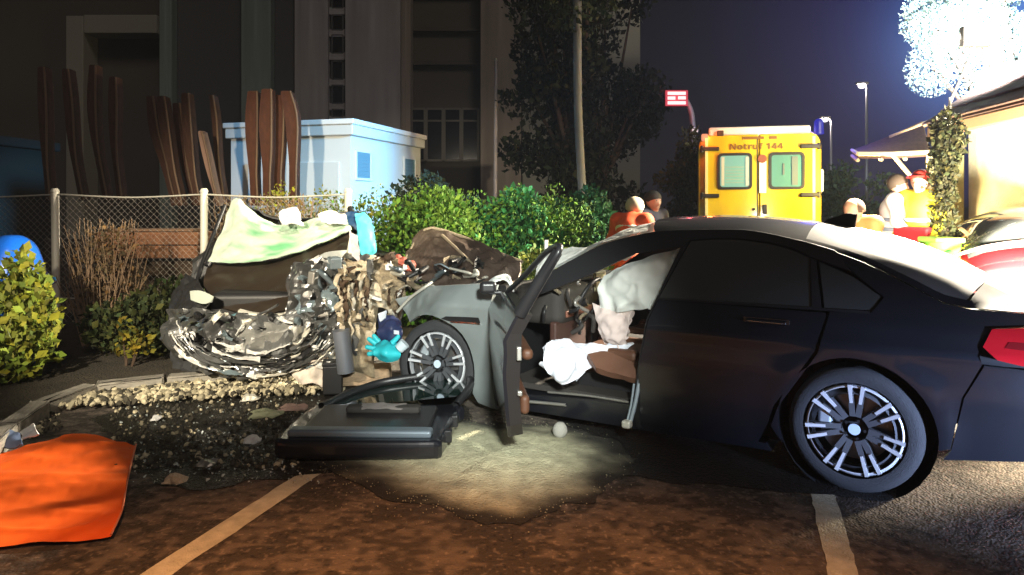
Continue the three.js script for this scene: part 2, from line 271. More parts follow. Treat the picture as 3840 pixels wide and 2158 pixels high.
{ // clipped hedge and the shrubs along the verge
  const p = at(352, 190, 8.7), lst = [];
  for (let i = 0; i < 26; i++) lst.push([-1.0 + i * .155, .75 + .1 * Math.sin(i * 1.7), rr(-.1, .1), .3, .9 + .06 * Math.sin(i * 2.3) , .36]);
  shrub('hedge', 'yellow-green clipped hedge in front of the blue-lit transformer cabin', 'hedge', [p.x, .1, p.z], lst, 26000, .052, (() => { const t1 = tint(.2, .2, .02), t2 = tint(.08, .16, .02); return (c, q) => (q.x < rr(-.5, .8) ? t1 : t2)(c, q); })(), 18);
  const s1 = [[0, .75, 0, .62, .9, .5], [.3, .6, .2, .5, .8, .4], [-.4, .7, .1, .45, .85, .4], [.1, 1.2, 0, .4, .5, .4]];
  let q = at(432, 200, 8.5); shrub('shrub', 'bright green shrub right behind the crumpled bonnet, next to the clipped hedge', 'shrub', [q.x, .1, q.z], s1, 7500, .07, tint(.075, .15, .018));
  q = at(512, 205, 8.9); shrub('shrub', 'rounded teal-green shrub between the bright green shrub and the white birch trunk', 'shrub', [q.x, .1, q.z], s1, 7000, .08, tint(.03, .14, .045));
  q = at(583, 205, 9.3); shrub('shrub', 'blue-green shrub at the foot of the white birch trunk', 'shrub', [q.x, .1, q.z], s1.map(a => [a[0] * .85, a[1] * 1.02, a[2], a[3] * .9, a[4], a[5]]), 6500, .08, tint(.045, .14, .055));
  q = at(545, 240, 8.2); shrub('shrub', 'low yellow-green shrub under the teal-green shrubs, right behind the car door tip', 'shrub', [q.x, .1, q.z], [[0, .5, 0, .5, .5, .4], [.5, .4, 0, .4, .45, .4], [-.4, .4, 0, .4, .4, .3]], 4500, .075, tint(.12, .15, .03));
  q = at(412, 200, 9.8); shrub('shrub', 'dark rounded bush covering the right corner of the blue-lit cabin', 'shrub', [q.x, .1, q.z], [[0, .9, 0, .5, 1.0, .5], [.45, .8, 0, .5, .9, .5], [.2, 1.3, -.1, .4, .65, .4], [.9, .7, 0, .5, .9, .4]], 8000, .085, tint(.018, .026, .012));
  q = V(5.2, .15, -8.32); shrub('ivy_post', 'olive ivy-covered post at the foot of the light mast', 'plant', [q.x, q.y, q.z], [[0, .5, 0, .15, .6, .15], [.02, 1.2, 0, .15, .6, .15], [0, 1.9, 0, .16, .6, .15], [.06, 2.2, 0, .2, .4, .18]], 4500, .06, tint(.022, .022, .005), 5);
  // left of the frame
  q = V(-4.42, .1, -5.95); shrub('shrub', 'large leafy yellow-green shrub at the left edge below the fence', 'shrub', [q.x, q.y, q.z], [[0, .42, 0, .5, .5, .4], [-.4, .36, .1, .45, .46, .4], [.12, .74, -.1, .2, .34, .2], [.24, .5, -.05, .2, .36, .2], [.28, .3, .2, .3, .32, .3], [-.5, .3, .3, .5, .36, .4], [-.05, .26, .35, .5, .3, .25]], 3600, .085, tint(.13, .15, .014, .7), 12);
  q = V(-3.62, .1, -6.9); shrub('shrub', 'low dark green plants in the shade left of the wrecked front', 'shrub', [q.x, q.y, q.z], [[0, .26, 0, .7, .32, .4], [.7, .26, 0, .7, .36, .4], [.3, .36, -.3, .7, .36, .3], [1.1, .36, -.3, .5, .34, .3]], 7000, .08, tint(.035, .045, .012));
  q = V(-3.55, .1, -6.35); shrub('shrub', 'small tuft of yellow leaves on the dark verge left of the wreck', 'shrub', [q.x, q.y, q.z], [[0, .25, 0, .14, .2, .12], [.16, .2, .05, .12, .1, .1]], 150, .06, tint(.14, .12, .012), 4);
  const o = thing('dry_plant', 'dry brown twiggy plant beside the pale fence post', 'plant', [-4.35, .1, -7.35]); const tw = [];
  for (let i = 0; i < 130; i++) { const x = rr(-.3, .35), h = rr(.7, 1.35), z = rr(-.15, .15); tw.push(bar(V(x * .5, 0, z), V(x + rr(-.12, .12), h * .6, z), .008, 4, .005), bar(V(x, h * .5, z), V(x + rr(-.2, .2), h, z + rr(-.1, .1)), .005, 4, .003)); }
  part(o, 'stem', tw, mat([.2, .13, .075], .9)); leaves(o, 'foliage', 1100, blobs([[0, .75, 0, .34, .5, .2], [.1, 1.0, 0, .25, .3, .2], [.1, .5, 0, .4, .4, .2]]), .05, tint(.1, .065, .028));
  const d2 = thing('dry_plant', 'tangle of dry twigs along the fence top behind the green and white blanket', 'plant', [-2.95, .1, -8.2]), t2 = [];
  for (let i = 0; i < 260; i++) { const x = rr(-.5, .5), h = rr(1.0, 1.62), z = rr(-.1, .1); t2.push(bar(V(x, rr(.2, .8), z), V(x + rr(-.25, .25), h, z + rr(-.1, .1)), .007, 4, .003)); }
  part(d2, 'stem', t2, mat([.24, .15, .09], .9)); leaves(d2, 'foliage', 1500, blobs([[-.3, 1.15, 0, .3, .42, .15], [.2, 1.2, 0, .4, .42, .15]]), .05, tint(.2, .14, .06));
}
// ------------------------------------------------------------------ trees
function tree(label, base, trunk, lean, list, n, size, tnt, bark = m.woodDark, name = 'tree', category = 'tree') {
  const o = thing(name, label, category, base), [r, h] = trunk, top = V(lean, h, 0), g = [tube([V(0, 0, 0), V(lean * .2, h * .3, .03), V(lean * .6, h * .7, -.03), top], 1, 24, 10)];
  const p = g[0].attributes.position, nn = g[0].attributes.normal;
  for (let i = 0; i < p.count; i++) { const t = p.getY(i) / h; p.setXYZ(i, p.getX(i) - nn.getX(i) * (1 - r * (1 - .65 * t)), p.getY(i) - nn.getY(i) * (1 - r), p.getZ(i) - nn.getZ(i) * (1 - r * (1 - .65 * t))); }
  for (const b of list) g.push(bar(V(lean * .6, h * .62, 0), V(b[0], b[1], b[2]), r * .4, 6, r * .12));
  part(o, 'trunk', g, bark); leaves(o, 'crown', n, blobs(list), size, tnt); return o;
}
seed(23);
const crown = (w, y0, y1, k, e = .8) => { const l = []; for (let i = 0; i < k; i++) { const t = rnd(), q = Math.sqrt(Math.max(.1, 1 - Math.pow(2 * t - 1, 2) * .8)); l.push([rr(-1, 1) * w * q, lerp(y0, y1, t), rr(-.6, .6) * w * q, e * rr(.6, 1.2), e * rr(.5, 1), e * rr(.6, 1.1)]); } return l; };
{
  let p = at(566, 200, 15); tree('tall dark tree left of the white birch trunk, above the teal-green shrubs', [p.x, .1, p.z], [.2, 3.4], .3, crown(.95, 1.4, 8.2, 26, .75), 11000, .16, tint(.011, .016, .006));
  p = at(606, 200, 17); tree('dark narrow tree right of the white birch trunk in front of the night sky', [p.x, .1, p.z], [.18, 3.2], -.2, crown(1.0, 1.5, 8.6, 22, .8), 7500, .16, tint(.011, .015, .008));
  p = at(686, 203, 14.5); tree('brownish tree beside the left flank of the yellow ambulance', [p.x, .02, p.z], [.12, 1.6], .1, crown(.42, .7, 2.9, 14, .42), 4200, .1, tint(.07, .055, .02));
  // birch
  p = at(583, 186, 12.2); const b = thing('birch_tree', 'slender white birch trunk leaning above the blue-green shrub', 'tree', [p.x, .1, p.z]);
  part(b, 'trunk', [tube([V(.04, 0, 0), V(.0, 1.4, 0), V(-.09, 3.2, 0), V(-.1, 5.2, 0)], .075, 24, 9)], mat([.36, .37, .36], .8, 0, { map: rep(mottle, 1, 4) }));
  leaves(b, 'crown', 1500, blobs([[-.1, 5.3, 0, .8, .9, .8], [.3, 6.2, 0, .7, .9, .7]]), .12, tint(.03, .045, .02));
  // lit by the flood light
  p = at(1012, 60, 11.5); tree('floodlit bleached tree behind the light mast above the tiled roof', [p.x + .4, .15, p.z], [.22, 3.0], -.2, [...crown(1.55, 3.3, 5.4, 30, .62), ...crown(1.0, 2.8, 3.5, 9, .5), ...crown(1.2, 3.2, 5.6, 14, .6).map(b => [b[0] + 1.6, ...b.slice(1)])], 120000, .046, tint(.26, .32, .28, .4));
  p = at(850, 190, 24); tree('small dark tree far behind the lit canopy roof', [p.x, .02, p.z], [.12, 1.5], .1, crown(1.1, 1.2, 2.6, 10, .7), 2500, .16, tint(.04, .06, .03));
}
// ------------------------------------------------------------------ apartment block behind
{
  const Z = 24, o = thing('apartment_block', 'dark tall apartment block with a column of small windows, behind the blue-lit cabin', 'building', [-6, 0, -Z]);
  const X = px => (px - 512) / FOC * Z + 6, Y = py => EYE + (HOR - py) / FOC * Z, top = 16;
  const wallBrown = mat([.1, .085, .068], .9, 0, { map: rep(mottle, .4) }), pale = mat([.46, .44, .44], .9, 0, { map: rep(mottle, .5) }), teal = mat([.27, .34, .32], .9, 0, { map: rep(mottle, .5) }), brown = mat([.36, .3, .25], .9, 0, { map: rep(mottle, .5) }), grey = mat([.24, .235, .2], .9), dark = mat([.075, .075, .078], .9);
  part(o, 'wall', [box(X(640) - X(-120), top, 8, (X(640) + X(-120)) / 2, top / 2, -4.3)], wallBrown);
  const pil = (name, a, b, y0, y1, d, mt) => part(o, name, [rbox(X(b) - X(a), y1 - y0, d, (X(a) + X(b)) / 2, (y0 + y1) / 2, d / 2 - .3, .03)], mt);
  pil('pilaster', 246, 275, 0, top - .1, .75, teal); pil('pilaster', 275.5, 296, 0, top - .2, .4, dark);
  pil('wall_panel', 297, 330, 0, top - .3, .6, pale); pil('wall_panel', 347, 402, 0, top - .3, .6, pale);
  pil('pilaster', 402.5, 412, 0, top - .2, .66, brown); pil('pilaster', 481, 521, 0, top - .1, .8, brown);
  pil('wall_panel', 522, 640, 0, top - .4, .35, grey);
  pil('pilaster', 165, 177, 0, top - .15, .7, teal); pil('wall_panel', 178, 245, 0, top - .25, .38, dark);
  pil('frame_column', 76, 93, 0, Y(20), .85, grey); pil('frame_beam', 93.4, 164.6, Y(37), Y(19), .85, grey);
  // stair window column in a recess between the panels
  const glassM = phys([.01, .01, .012], .1, 0, { clearcoat: 1 }), slot = px => px;
  for (const [a, b] of [[-60, -48], [-38, -24], [-16, 9], [16, 31], [36, 54], [62, 80], [86, 104], [110, 117]]) {
    const w = new THREE.Group(); w.name = 'window'; o.add(w);
    w.position.set(X(338.5), Y((a + b) / 2), .12); const hh = Y(a) - Y(b), ww = X(344) - X(333);
    part(w, 'pane', [box(ww, hh, .03, 0, 0, -.05)], glassM); part(w, 'frame', [box(ww, .05, .06, 0, hh / 2, 0), box(ww, .05, .06, 0, -hh / 2, 0), box(.05, hh, .06, -ww / 2, 0, 0), box(.05, hh, .06, ww / 2, 0, 0)], dark);
    part(o, 'spandrel', [box(X(346.6) - X(330.4), .25, .5, X(338.5), Y(b + 3), -.1)], pale);
  }
  // big windows low down between the brown pilasters, with mullions
  const fr = mat([.13, .12, .1], .7);
  for (const [a, b] of [[408, 424], [426, 442], [444, 460], [462, 478]]) {
    const w = new THREE.Group(); w.name = 'window'; o.add(w); w.position.set((X(a) + X(b)) / 2, Y(134), -.22); const ww = X(b) - X(a), hh = Y(108) - Y(160);
    part(w, 'pane', [box(ww, hh, .03)], glassM); part(w, 'frame', [box(.07, hh, .09, -ww / 2), box(.07, hh, .09, ww / 2), box(ww, .07, .08, 0, hh / 2), box(ww, .06, .08, 0, hh / 2 - .42), box(ww, .07, .08, 0, -hh / 2)], fr);
  }
  for (const yy of [28, 62, -8]) part(o, 'ledge', [box(X(480) - X(413), .14, .2, (X(480) + X(413)) / 2, Y(yy), -.2)], wallBrown);
  part(o, 'roof', [box(X(640) - X(-120) + .6, .3, 9, (X(640) + X(-120)) / 2, top + .15, -4.1)], dark);
}
{ // low grey hut at the far left
  const o = thing('hut', 'low grey flat-roofed hut at the left edge behind the rust-brown slats', 'hut', [at(8, 0, 15).x - .45, .1, -15]);
  const g = mat([.03, .024, .018], .85); o.scale.set(1.0, 1.45, 1.15); part(o, 'wall', [box(2.2, 1.85, 1.8, -.35, .925, 0)], g); part(o, 'door', [box(.9, 1.5, .06, -.6, .76, .92)], mat([.06, .1, .09], .7)); part(o, 'roof', [rbox(2.4, .14, 2, -.35, 1.93, 0, .03)], mat([.04, .032, .026], .8));
}
// ------------------------------------------------------------------ transformer cabin
{
  const o = thing('transformer_cabin', 'white flat-roofed cabin lit blue by emergency lights, behind the hedge', 'cabin', [-2.57, 0, -11], -.28);
  const wm = mat([.6, .61, .6], .75), W = 2.25, D = 2.75, H = 2.68; // x from -W to 0, z from 0 to -D
  part(o, 'wall', [box(W, H, D, -W / 2, H / 2, -D / 2)], wm);
  part(o, 'fascia', [rbox(W + .14, .17, D + .14, -W / 2, H + .085, -D / 2, .02)], wm); part(o, 'roof', [rbox(W + .2, .09, D + .2, -W / 2, H + .215, -D / 2, .02)], mat([.75, .75, .74], .6));
  const door = new THREE.Group(); door.name = 'door'; o.add(door);
  part(door, 'door_leaf', [rbox(1.7, 2.2, .03, -1.05, 1.16, .012, .008)], mat([.56, .58, .58], .65)); part(door, 'handle', [rbox(.1, .07, .04, -.3, 1.2, .05, .01)], m.black);
  for (const z of [-.38, -2.2]) { const w = new THREE.Group(); w.name = 'vent_window'; w.position.set(.02, 2.22, z); o.add(w); part(w, 'frame', [box(.03, .5, .04, 0, 0, -.25), box(.03, .5, .04, 0, 0, .25), box(.03, .04, .46, 0, .23, 0), box(.03, .04, .46, 0, -.23, 0)], wm); const sl = []; for (let i = 0; i < 7; i++) sl.push(box(.012, .06, .46, -.004, -.19 + i * .062, 0).rotateZ(0)); part(w, 'louvre', sl, mat([.12, .22, .27], .5)); }
}
// ------------------------------------------------------------------ rust-brown curved slats
{
  const slat = (o, pts, Z, w, mt = m.corten) => { // pts: centre line in pixels
    const c = new THREE.CatmullRomCurve3(toLocal(o, pts.map(p => at(p[0], p[1], Z + (p[2] || 0))))).getPoints(18), P = [], F = [];
    c.forEach((p, i) => { const k = .6 + .4 * Math.sin(Math.min(1, i / 18 * 1.1 + .15) * Math.PI); for (const [dx, dz] of [[-w / 2, .05], [w / 2, .09], [w / 2, -.09], [-w / 2, -.05], [-w / 2, .05]]) P.push(V(p.x + dx * k, p.y, p.z + dz)); });
    const g = fromGrid(P, 4, 18, true), e = [c[0], c[18]].map(p => box(w * .6, .02, .1, p.x, p.y, p.z));
    part(o, 'slat', [g, ...e], mt);
    part(o, 'slat_lit_edge', [tube(c.map((p, i) => V(p.x + w / 2 * (.6 + .4 * Math.sin(Math.min(1, i / 18 * 1.1 + .15) * Math.PI)), p.y, p.z + .09)), .016, 40, 5)], m.slatLitEdge);  // paler strip paints the light caught on the right edge
  };
  const A = thing('slat_sculpture', 'tall rust-brown curved slats farthest left, rising behind the wire fence', 'sculpture', [at(85, 0, 10.2).x, .1, -10.2]);
  for (const p of [[[44, 68], [45, 105], [47, 150], [51, 200]], [[68, 70], [71, 105], [75, 150], [84, 200]], [[95, 66], [94, 105], [97, 140], [108, 200]], [[115, 78], [115, 105], [116, 145], [122, 200]]]) slat(A, p, 10.2, .15);
  const B = thing('slat_sculpture', 'middle cluster of rust-brown leaning slats between the other two clusters', 'sculpture', [at(180, 0, 10).x, .1, -10]);
  for (const p of [[[152, 97], [156, 130], [166, 165], [176, 205]], [[163, 97, -.2], [166, 125, -.2], [172, 160, -.2], [182, 205, -.2]], [[187, 94], [189, 130], [193, 165], [200, 205]], [[178, 104, .2], [181, 130, .2], [186, 165, .2], [196, 205, .2]]]) slat(B, p, 10, .15);
  slat(B, [[202, 132, -.3], [207, 155, -.3], [213, 180, -.3], [220, 205, -.3]], 10, .09, mat([.3, .18, .13], .8));
  slat(B, [[213, 96, .3], [216, 120, .3], [219, 160, .3], [226, 205, .3]], 10, .09);
  const C = thing('slat_sculpture', 'broad rust-brown slats standing against the blue-lit cabin wall', 'sculpture', [at(272, 0, 9.9).x, .1, -9.9]);
  for (const p of [[[254, 92], [253, 125], [254, 160], [256, 205]], [[268, 90, -.15], [267, 125, -.15], [268, 160, -.15], [268, 205, -.15]], [[280, 96, .1], [279, 125, .1], [279, 160, .1], [279, 205, .1]], [[287, 92], [292, 115], [294, 150], [294, 205]]]) slat(C, p, 9.9, .19, mat([.1, .03, .013], .85, 0, { map: rep(mottle, 1.5) }));
}
// ------------------------------------------------------------------ wire fence, boards
{
  const Z = 8, o = thing('wire_fence', 'chain-link fence with pale round posts in front of the rust-brown slats', 'fence', [-4.4, .1, -Z]);
  const xs = [-6.98, -5.25, -3.57, -1.9].map(x => x + 4.4), topY = 1.6;
  xs.forEach((x, i) => part(o, 'post', [bar(V(x + (i === 1 ? -.03 : 0), 0, 0), V(x - (i === 1 ? .05 : 0), topY + .04, 0), .042, 12), cyl(.05, .03, .04, x - (i === 1 ? .05 : 0), topY + .05, 0)], m.pole));
  const w = []; const x0 = xs[0], x1 = xs[3], st = .075;
  for (let x = x0 - 1.5; x < x1; x += st) for (const sgn of [1, -1]) { const a = sgn > 0 ? x : x + 1.45; let p = V(a, .12, 0), q = V(a + sgn * 1.45, topY - .03, 0); if (Math.max(p.x, q.x) > x1 || Math.min(p.x, q.x) < x0) { const cl = (s, e) => { const d = e.clone().sub(s); let t = 1; if (e.x > x1) t = (x1 - s.x) / d.x; if (e.x < x0) t = (x0 - s.x) / d.x; return s.clone().addScaledVector(d, t); }; if (p.x < x0 || p.x > x1) p = cl(q, p); else q = cl(p, q); } w.push(bar(p, q, .0023, 3)); }
  const mesh = part(o, 'wire_mesh', w, m.wire); mesh.userData.kind = 'stuff';
  part(o, 'top_wire', [...Array(3)].map((_, i) => tube([V(xs[i], topY, .01), V((xs[i] + xs[i + 1]) / 2, topY - .035, .01), V(xs[i + 1], topY, .01)], .011, 20, 6)), m.galv);
  part(o, 'bottom_wire', [tube([V(xs[0], .42, .01), V(xs[1], .4, .01), V(xs[2], .36, .01), V(xs[3], .38, .01)], .009, 30, 6)], m.galv);
}
{
  const o = thing('board_stack', 'stack of brown wooden boards behind the chain-link fence', 'boards', [at(158, 0, 8.9).x, .1, -8.9]);
  const L = 1.24; let y = .18; seed(61);
  part(o, 'base_block', [rbox(L * .9, .76, .5, 0, .38, -.1, .02)], m.woodDark);
  for (const [h, dz, mt] of [[.1, .06, m.woodDark], [.1, .02, m.woodDark], [.1, .08, m.woodDark]]) { part(o, 'board', [rbox(L + rr(-.06, .1), h - .008, .5, rr(-.03, .03), y + h / 2, dz - .1, .008)], mt); y += h + .1; }
  y = .8; for (const h of [.17, .17]) { part(o, 'board', [rbox(L + rr(-.02, .06), h - .012, .42, rr(-.02, .02), y + h / 2, .06, .012)], m.wood); y += h; }
  part(o, 'board', [rbox(L * .9, .03, .4, -.02, y + .016, .0, .006)], mat([.34, .19, .11], .8, 0, { map: grain }));
  const d = thing('plank', 'narrow grey-brown board left of the dry plant behind the fence', 'board', [at(62, 0, 8.7).x, .1, -8.7]); part(d, 'panel', [rbox(.62, .9, .05, .1, .6, 0, .01)], mat([.1, .08, .07], .85, 0, { map: grain })); for (const x of [-.1, .3]) part(d, 'leg', [box(.06, .2, .06, x, .1, 0)], m.woodDark);
}
// ------------------------------------------------------------------ ambulance
const font = await new FontLoader().loadAsync('fonts/droid/droid_sans_bold.typeface.json');
{
  const Z = 12.3, o = thing('ambulance', 'yellow ambulance seen from behind with two rear windows and a roof light bar', 'ambulance', [4.4, 0, -Z], -.25);
  const Y = yd => (736 - yd) / 141, X = xd => (xd - 1909) / 141;
  const yel = phys([.82, .6, .018], .32, 0, { clearcoat: .8, clearcoatRoughness: .1, map: rep(mottle, .35) }), yel2 = phys([.78, .66, .2], .3, 0, { clearcoat: .6 }), edge = phys([.8, .74, .36], .35, 0, { clearcoat: .5 });
  const s = new THREE.Shape(); const w = 1.01; s.moveTo(-w, .42); s.lineTo(-w, 2.55); s.quadraticCurveTo(-w, 2.82, -w + .2, 2.84); s.lineTo(w - .2, 2.84); s.quadraticCurveTo(w, 2.82, w, 2.55); s.lineTo(w, .42); s.lineTo(-w, .42);
  part(o, 'body', [new THREE.ExtrudeGeometry(s, { depth: 5.4, bevelEnabled: true, bevelSize: .03, bevelThickness: .03, bevelSegments: 2, curveSegments: 6 }).translate(0, 0, -5.46)], yel);
  part(o, 'light_bar', [rbox(1.72, .2, .26, 0, 2.87, -.12, .04)], mat([.82, .8, .72], .4));
  part(o, 'number_plate', [rbox(.3, .12, .02, X(1912), Y(556), .1, .004)], m.white);
  part(o, 'bumper', [rbox(1.95, .22, .22, 0, .48, .06, .05)], m.trim);
  part(o, 'step_plate', [rbox(1.2, .05, .3, 0, .62, .14, .01)], m.steel);
  const wl = (x, z) => part(o, 'wheel', [cyl(.34, .34, .24, 0, 0, 0, 24).rotateZ(Math.PI / 2).translate(x, .34, z)], m.rubber);
  wl(-.85, -1.2); wl(.85, -1.2); wl(-.85, -4.5); wl(.85, -4.5);
  for (const sgn of [-1, 1]) {
    const d = new THREE.Group(); d.name = 'rear_door'; o.add(d);
    part(d, 'door_panel', [rbox(.9, 2.2, .05, sgn * .458, 1.72, .035, .02)], yel);
    const x0 = sgn < 0 ? X(1815) : X(1938), x1 = sgn < 0 ? X(1886) : X(2009), y0 = Y(470), y1 = Y(391), cx = (x0 + x1) / 2, cy = (y0 + y1) / 2;
    const hole = new THREE.Shape(); const R = (sh, a, b, c, e, r) => { sh.moveTo(a + r, b); sh.lineTo(c - r, b); sh.quadraticCurveTo(c, b, c, b + r); sh.lineTo(c, e - r); sh.quadraticCurveTo(c, e, c - r, e); sh.lineTo(a + r, e); sh.quadraticCurveTo(a, e, a, e - r); sh.lineTo(a, b + r); sh.quadraticCurveTo(a, b, a + r, b); return sh; };
    R(hole, x0 - .045, y0 - .045, x1 + .045, y1 + .045, .09); hole.holes.push(R(new THREE.Path(), x0, y0, x1, y1, .06));
    part(d, 'window_seal', [new THREE.ExtrudeGeometry(hole, { depth: .025, bevelEnabled: false }).translate(0, 0, .058)], m.black);
    part(d, 'window', [new THREE.ShapeGeometry(R(new THREE.Shape(), x0, y0, x1, y1, .06)).translate(0, 0, .066)], new THREE.MeshPhysicalMaterial({ color: lin(.08, .2, .18), roughness: .15, emissive: sgn < 0 ? lin(.22, .42, .34) : lin(.03, .11, .105), emissiveIntensity: sgn < 0 ? .8 : 1, side: THREE.DoubleSide }));  // panes glow to stand in for the lit interior
    if (sgn < 0) { part(d, 'window_blind', [...Array(6)].map((_, k) => box(.32, .018, .012, cx, y0 + .08 + k * .055, .074)), mat([.3, .45, .38], .7)); for (const q of [x1 - .04, x0 + .05]) part(d, 'pillar_strip', [box(.05, y1 - y0 - .05, .012, q, cy, .074)], mat([.5, .56, .5], .6)); }
    else part(d, 'cabinet_shade', [box(.1, y1 - y0 - .06, .012, x1 - .12, cy, .074), box(.03, .2, .012, x0 + .2, cy + .03, .074)], mat([.1, .14, .16], .5));
    for (const yy of sgn < 0 ? [373, 492] : [371, 490]) part(d, 'hinge', [rbox(.3, .07, .07, sgn * .83, Y(yy), .08, .015), cyl(.03, .03, .12, sgn * .98, Y(yy), .08, 10)], m.black);
    part(d, 'stripe', [rbox(.05, 2.1, .012, sgn * .9, 1.72, .064, .003)], edge);
    part(d, 'tail_light', [rbox(.12, .34, .05, sgn * .93, .86, .05, .02)], m.red);
    part(d, 'handle', sgn > 0 ? [rbox(.075, .17, .05, X(1922), Y(526), .085, .012)] : [rbox(.05, .05, .03, X(1896), Y(526), .07, .012)], m.black);
  }
  part(o, 'pale_strip', [rbox(.12, .62, .02, X(1917), Y(442), .075, .008)], mat([.85, .83, .76], .5));  // pale upright strip between the rear windows
  part(o, 'door_seam', [box(.018, 2.15, .02, X(1905), 1.7, .056)], m.black);
  part(o, 'emblem', [cyl(.075, .075, .02, 0, 0, 0, 20).rotateX(Math.PI / 2).translate(X(1916), Y(400), .09)], mat([.2, .05, .02], .6));
  const tg = new TextGeometry('Notruf 144', { font, size: .105, depth: .006, curveSegments: 4 }); tg.computeBoundingBox(); const bb = tg.boundingBox;
  part(o, 'lettering', [tg.translate(-(bb.min.x + bb.max.x) / 2, -bb.min.y, 0).scale(.9 / (bb.max.x - bb.min.x), 1, 1).translate(X(1902), Y(376), .066)], mat([.16, .07, .01], .7));
  part(o, 'roof_lettering', [box(.36, .045, .012, X(1895), 2.755, .07), box(.12, .05, .012, X(1942), 2.755, .07)], mat([.16, .07, .01], .7));
  const bl = part(o, 'blue_beacon', [cyl(.085, .075, .2, X(2050), Y(326), -.05, 18), new THREE.SphereGeometry(.075, 14, 8).translate(X(2050), Y(326) + .1, -.05)], glow([.05, .05, .9], .45)); bl.castShadow = false;
  part(o, 'orange_lamp', [rbox(.12, .13, .1, X(1778), Y(343), .02, .03)], glow([1, .35, .18], .95)); part(o, 'warning_lamp', [rbox(.12, .1, .1, X(1816), Y(334), .04, .02)], mat([.05, .03, .02], .4));
  part(o, 'side_mirror', [rbox(.1, .42, .2, 1.08, 2.0, -.4, .04)], mat([.6, .6, .62], .4));
}
bulb(0xff7038, 1.2, [3.42, 2.8, -12.1], 3); bulb(0x3038ff, 6, [5.42, 2.95, -12.2], 3);
// ------------------------------------------------------------------ lamps and masts
function lampPost(label, px, py, Z, arm, k) {
  const p = at(px, py, Z), o = thing('street_lamp', label, 'street lamp', [p.x + arm, 0, p.z], 0, 'distant street lamps');
  part(o, 'pole', [bar(V(0, 0, 0), V(0, p.y - .12, 0), .08, 10, .045), tube([V(0, p.y - .14, 0), V(-arm * .15, p.y + .02, 0), V(-arm * .6, p.y + .06, 0), V(-arm, p.y + .06, 0)], .04, 16, 7)], mat([.26, .26, .3], .5, .3));
  part(o, 'lamp_head', [rbox(.5, .09, .22, -arm, p.y + .1, 0, .03)], m.steel); part(o, 'lamp_globe', [new THREE.SphereGeometry(k, 16, 10).scale(1, .8, 1).translate(-arm, p.y, 0)], glow([1, .93, .95], 2.2));
  bulb(0xffeedd, 22, [p.x, p.y, p.z], 3);
}
lampPost('taller distant street lamp right of the yellow ambulance against the sky', 862, 85.5, 30, .2, .17);
lampPost('lower distant street lamp just above the right corner of the ambulance roof', 825, 119.5, 34, .3, .16);
{
  const Z = 16, p = at(676, 98.5, Z), o = thing('sign_mast', 'curved grey mast with a glowing red sign left of the ambulance', 'lit sign', [at(694, 0, Z).x, 0, -Z]), q = o.worldToLocal(p.clone());
  part(o, 'mast', [tube([V(0, 0, 0), V(0, 2.4, 0), V(-.02, 3.2, 0), V(-.06, 3.7, 0), V(q.x + .2, q.y + .02, 0)], .06, 40, 9)], mat([.45, .45, .46], .5, .3));
  part(o, 'sign_box', [rbox(.56, .4, .12, q.x, q.y, 0, .04)], mat([.2, .01, .015], .5));
  const bars = []; for (const [dx, dy, w] of [[0, .11, .42], [-.12, .0, .18], [.12, .005, .18], [0, -.11, .42]]) bars.push(rbox(w, .075, .02, q.x + dx, q.y + dy, .07, .008));
  part(o, 'lit_bar', bars, glow([1, .68, .66], 1.5)); part(o, 'lit_edge', [rbox(.52, .36, .012, q.x, q.y, .058, .005)], glow([.8, .05, .09], .8));
  part(o, 'small_lamp', [new THREE.SphereGeometry(.07, 12, 8).translate(.0, at(0, 131, Z).y, .1)], glow([1, .8, .8], 1)); bulb(0xff5058, .6, [p.x, p.y, p.z + .3], 3);
  const b = thing('slim_mast', 'slim pale mast in front of the apartment block, left of the dark trees', 'mast', [at(495, 0, 15).x, .1, -15]); part(b, 'pole', [bar(V(0, 0, 0), V(.02, 4.6, 0), .05, 9, .035)], mat([.34, .31, .33], .6)); part(b, 'cap', [cyl(.045, .02, .06, .02, 4.62, 0)], m.steel);
}
{
  const o = thing('floodlight_mast', 'slim mast carrying a glaring white floodlight at the upper right', 'floodlight', [5.2, .15, -8.5]);
  const hx = FLOOD[0] - 5.2, hy = FLOOD[1] - .15;
  part(o, 'pole', [bar(V(.02, 0, 0), V(.12, 1.2, 0), .035, 10, .03), bar(V(.12, 1.2, 0), V(.2, 2.75, 0), .028, 10, .02), bar(V(.2, 2.7, 0), V(hx - .02, hy - .12, 0), .02, 8, .016)], mat([.55, .54, .52], .4, .4));
  part(o, 'lamp_housing', [rbox(.34, .26, .1, hx + .02, hy, -.06, .02)], m.steel);
  part(o, 'lamp_glass', [rbox(.3, .22, .02, hx, hy, .02, .006)], glow([1, .97, .95], 14), 'glaring white floodlight glass');
  part(o, 'tripod_leg', [bar(V(.06, .55, 0), V(-.3, 0, .25), .014, 6), bar(V(.06, .55, 0), V(.4, 0, .25), .014, 6), bar(V(.06, .55, 0), V(.05, 0, -.35), .014, 6)], m.steel);
}
